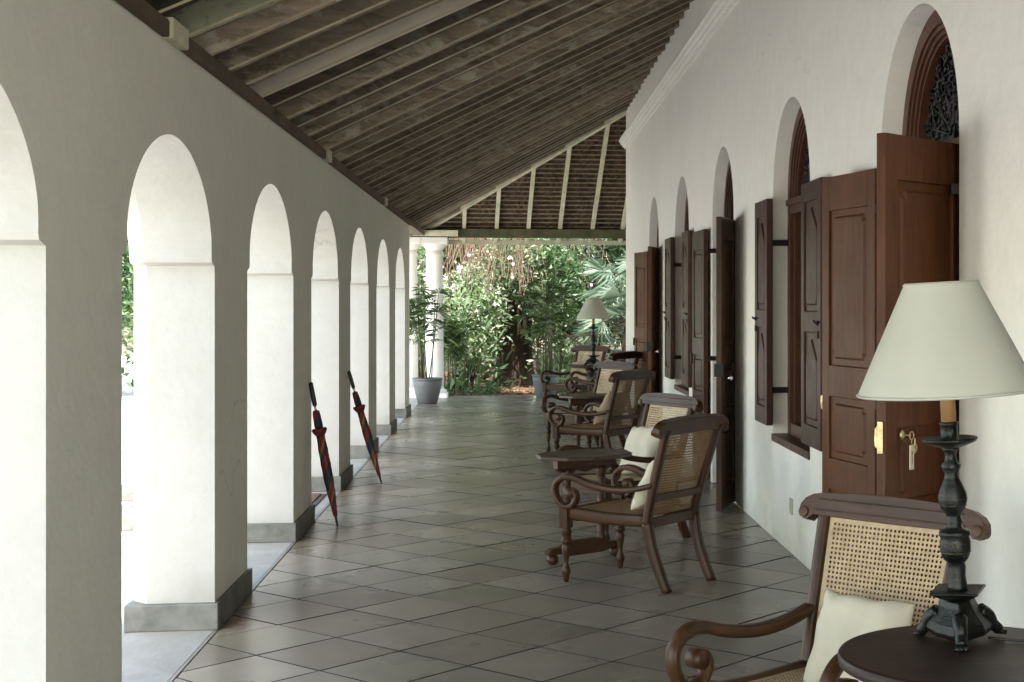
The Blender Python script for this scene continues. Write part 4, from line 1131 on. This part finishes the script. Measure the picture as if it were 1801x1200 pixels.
shrub('flowering_bush', 'pale green flowering bush with pink blooms left of the thick trunk', -.95, 27.3, 2.9, .85, LEAF_BRIGHT, 5200, .105, 31, flowers=12, fmat=FLOWER, group=None)
shrub('flowering_bush', 'pale leafy bush with a few pink blooms, overhanging right in front of the trunk', .25, 27.2, 2.9, .85, LEAF_BRIGHT, 3600, .10, 32, flowers=6, group=None, z0=.85)
shrub('leafy_bush', 'glossy mid green bush right of the thick trunk', 1.15, 27.5, 2.6, .85, LEAF_MID, 4600, .11, 33, group=None, flowers=3)
shrub('leafy_bush', 'yellow green bush under the eave, above and behind the potted palm by the columns', -1.7, 28.0, 3.3, .95, LEAF_BRIGHT, 4200, .10, 34, group=None)
shrub('leafy_bush', 'light leaved high bush behind the tall potted palm', .95, 28.6, 3.6, 1.2, LEAF_BRIGHT, 4200, .11, 35, group=None, z0=.5)
shrub('banana_clump', 'low broad leaved clump with large glossy leaves left of the trunk base', -.72, 26.9, 1.0, .42, LEAF_MID, 260, .34, 36, cat='plant', group=None, asp=3.2, stems=5)
shrub('broad_leaf_plant', 'low variegated leafy plant right of the trunk base', 1.0, 26.7, .9, .5, LEAF_BRIGHT, 700, .15, 37, cat='plant', group=None, asp=2.6, stems=5)
# dark backdrop rows of shrubs and trees
k = 0
for (x, y, h, r) in [(-4.5, 30.5, 4.6, 1.9), (-2.6, 31.2, 4.8, 1.8), (-1.0, 31.6, 5.0, 1.8), (.8, 31.4, 5.0, 1.8), (2.5, 31.0, 5.0, 1.8), (4.4, 30.6, 5.0, 2.0), (6.6, 30.2, 5.0, 2.0)]:
    labs = ['dark tall bush at the far left of the end garden', 'dark tall bush seen between the twin columns', 'dark tall bush deep behind the pale flowering bush', 'dark tall bush deep behind the thick trunk', 'dark tall bush deep behind the fan palms', 'dark tall bush hidden beyond the house corner', 'dark tall bush farthest right beyond the house corner']
    shrub('background_bush', labs[k], x, y, h, r, LEAF_DARK if k % 2 else LEAF_MID, 5200, .17, 50 + k, group='tall bushes at the back of the end garden', stems=4); k += 1
bk = MB(); rnd = random.Random(77)
for i in range(34):
    leaf_cluster(bk, (-16 + i * 1.0, 34.0 + rnd.uniform(-.6, .6), 2.4), (1.2, .8, 2.7), 900, .22, rnd, hollow=.1)
tag(bk.build('distant_thicket', LEAF_DARK, fix=False), 'dense dark thicket closing off the end of the garden', 'thicket', kind='stuff')
# fan palms on the right, at the house corner
def fan_palm(label, x, y, h, seed, nl=16, L=.75):
    rnd = random.Random(seed); t = thing('fan_palm', label, 'palm', (x, y, -.05), 0, 'fan palms by the house corner')
    st = MB(); lv = MB(); st.tube([(0, 0, 0), (.03, 0, h * .5), (0, .02, h)], [.07, .06, .05], 8)
    for k in range(nl):
        a = 2 * PI * k / nl + rnd.uniform(-.3, .3); el = rnd.uniform(-.35, 1.1)
        d = Vector((math.cos(a) * math.cos(el), math.sin(a) * math.cos(el), math.sin(el))); o_ = Vector((0, .0, h * rnd.uniform(.78, 1)))
        pe = o_ + d * rnd.uniform(.35, .6); st.tube([o_, pe], .008, 5, cap=False)
        fan_leaf(lv, pe, d, Vector((rnd.gauss(0, .4), rnd.gauss(0, .4), 1)).normalized(), L * rnd.uniform(.8, 1.1), 18, 3.6, .035, rnd, droop=.22)
    st.build('trunk', BARK, t); lv.build('crown', LEAF_PALM, t, fix=False)
fan_palm('silvery fan palm high beside the house corner', 2.25, 27.3, 2.3, 61)
fan_palm('silvery fan palm with lower leaves just beyond the house corner', 2.1, 26.7, 1.45, 62, 15, .62)
fan_palm('darker fan palm low behind the far lamp', 1.65, 27.6, 1.0, 63, 13, .6)
# lady palm clumps, dark stems left of trunk
lady_palm('lady_palm', 'dense dark stemmed palm clump growing right of the twin columns', -1.05, 26.2, -.05, 14, 1.5, LEAF_LADY, 71, r=.28, L=.26, n_leaf=4, lean=.08, cat='plant', low=.55, w=.03)
lady_palm('lady_palm', 'feathery green palm clump behind the blue grey pot', .75, 26.2, -.05, 9, 1.9, LEAF_LADY, 72, r=.25, L=.28, n_leaf=4, lean=.1, cat='plant', low=.5, w=.03)
# bare pale branch right of pot
s = MB(); s.tube(smooth_path([(.95, 26.0, 1.05), (1.25, 26.1, .85), (1.55, 26.15, .62)], 4), .018, 6); s.tube(smooth_path([(.98, 26.05, .98), (1.3, 26.1, 1.0), (1.6, 26.2, 1.02)], 4), .012, 6); s.tube([(1.55, 26.15, .62), (1.62, 26.2, -.05)], .022, 6)
tag(s.build('bare_branch', VINE), 'pale bare forked branch sticking up behind the armchairs', 'branch')
# leaf litter
lm = MB(); rnd = random.Random(8)
for i in range(5200):
    x = rnd.uniform(-2.5, 3.0); y = 25.55 + abs(rnd.gauss(0, 1.3)); z = gz(x, y) + rnd.uniform(.0, .03)
    a = rnd.uniform(0, 2 * PI); L = rnd.uniform(.03, .09); d = Vector((math.cos(a), math.sin(a), rnd.uniform(-.3, .5))) * L; s2 = Vector((-math.sin(a), math.cos(a), rnd.uniform(-.3, .3))) * L * .3
    p = Vector((x, y, z)); lm.add([p, p + d * .5 + s2, p + d, p + d * .5 - s2], [(0, 1, 2, 3)])
tag(lm.build('leaf_litter', DRYLEAF, fix=False), 'brown fallen leaves covering the earth at the foot of the trunk', 'leaves', kind='stuff')
gc = MB()
for (x, y, r_) in [(-.45, 25.85, .5), (-1.4, 26.0, .5), (1.2, 25.9, .5), (1.8, 25.9, .5)]:
    leaf_cluster(gc, (x, y, .03), (r_, .25, .12), 420, .07, rnd)
tag(gc.build('ground_cover', LEAF_MID, fix=False), 'low green ground cover along the floor edge', 'ground cover', kind='stuff')
# left garden beyond the arcade: hedge and trees seen through the gap
k = 0
for (x, y, h, r) in [(-7.0, 31.5, 3.6, 1.6), (-8.6, 31.0, 4.4, 1.9), (-10.6, 30, 6, 2.4), (-13.5, 28, 7, 2.8), (-16.5, 25, 6.5, 2.8), (-19, 21, 6, 2.8)]:
    labs = ['bright leafy bush glimpsed through the gap of the open arch', 'tall leafy bush in the side garden beside the bright one', 'large dark tree bush in the side garden', 'tall broad bush at the far side lawn', 'broad garden bush well to the left', 'garden bush farthest left']
    shrub('side_garden_bush', labs[k], x, y, h, r, LEAF_BRIGHT if k % 2 == 0 else LEAF_MID, 4200, .17, 90 + k, group='bushes of the side garden beyond the arcade', stems=4, z0=-.3); k += 1
# tall trees giving depth above them
for i, (x, y) in enumerate([(-9.5, 36), (-15, 33)]):
    rnd = random.Random(200 + i); t = thing('garden_tree', ['tall green tree behind the side garden bushes', 'tall green tree far left of the side garden'][i], 'tree', (x, y, -.3), 0, None)
    b = MB(); b.tube(smooth_path([(0, 0, 0), (.1, 0, 3), (-.1, .1, 6)], 4), [.3, .28, .27, .26, .25, .23, .2, .17, .14], 10); b.build('trunk', BARK, t)
    b = MB()
    for k in range(9): leaf_cluster(b, (rnd.uniform(-2.2, 2.2), rnd.uniform(-1.5, 1.5), rnd.uniform(3, 8)), (1.8, 1.5, 1.1), 700, .22, rnd)
    b.build('crown', LEAF_MID, t, fix=False)

# ------------------------------------------------------------------ light, sky, camera
w = bpy.data.worlds.new('World'); scene.world = w; w.use_nodes = True
nt = w.node_tree; sky = nt.nodes.new('ShaderNodeTexSky'); sky.sky_type = 'NISHITA'; sky.sun_disc = False
SUN = Vector((-.085, -1.0, 0)).normalized(); EL = R(60)
sd = Vector((SUN.x * math.cos(EL), SUN.y * math.cos(EL), math.sin(EL)))
sky.sun_elevation = EL; sky.sun_rotation = math.atan2(sd.x, sd.y)
hz = mixc(nt, sky.outputs[0], (1.0, .87, .69), 1.0, 'MULTIPLY'); nt.links.new(hz, nt.nodes['Background'].inputs[0]); nt.nodes['Background'].inputs[1].default_value = 1.65
sl = bpy.data.lights.new('sun', 'SUN'); sl.energy = 13.5; sl.angle = R(.5); sl.color = (1, .97, .92)
so = bpy.data.objects.new('sun', sl); COL.objects.link(so); so.rotation_euler = sd.to_track_quat('Z', 'Y').to_euler()

cam = bpy.data.cameras.new('camera'); co = bpy.data.objects.new('camera', cam); COL.objects.link(co)
co.location = (0, 0, 1.6); co.rotation_euler = (R(90), 0, -math.atan((1232 - 896) / 2590))
cam.sensor_width = 36; cam.lens = 36 * 2590 / 1801
cam.shift_x = -(1232 - 900.5) / 1801; cam.shift_y = -(600 - 531) / 1801
cam.clip_end = 600; cam.clip_start = .05
scene.camera = co
scene.view_settings.view_transform = 'Standard'; scene.view_settings.look = 'None'; scene.view_settings.exposure = 0
scene.cycles.use_denoising = True
try: scene.cycles.denoiser = 'OPENIMAGEDENOISE'
except Exception: pass
scene.cycles.max_bounces = 12; scene.cycles.diffuse_bounces = 8; scene.cycles.glossy_bounces = 4
scene.cycles.sample_clamp_indirect = 6
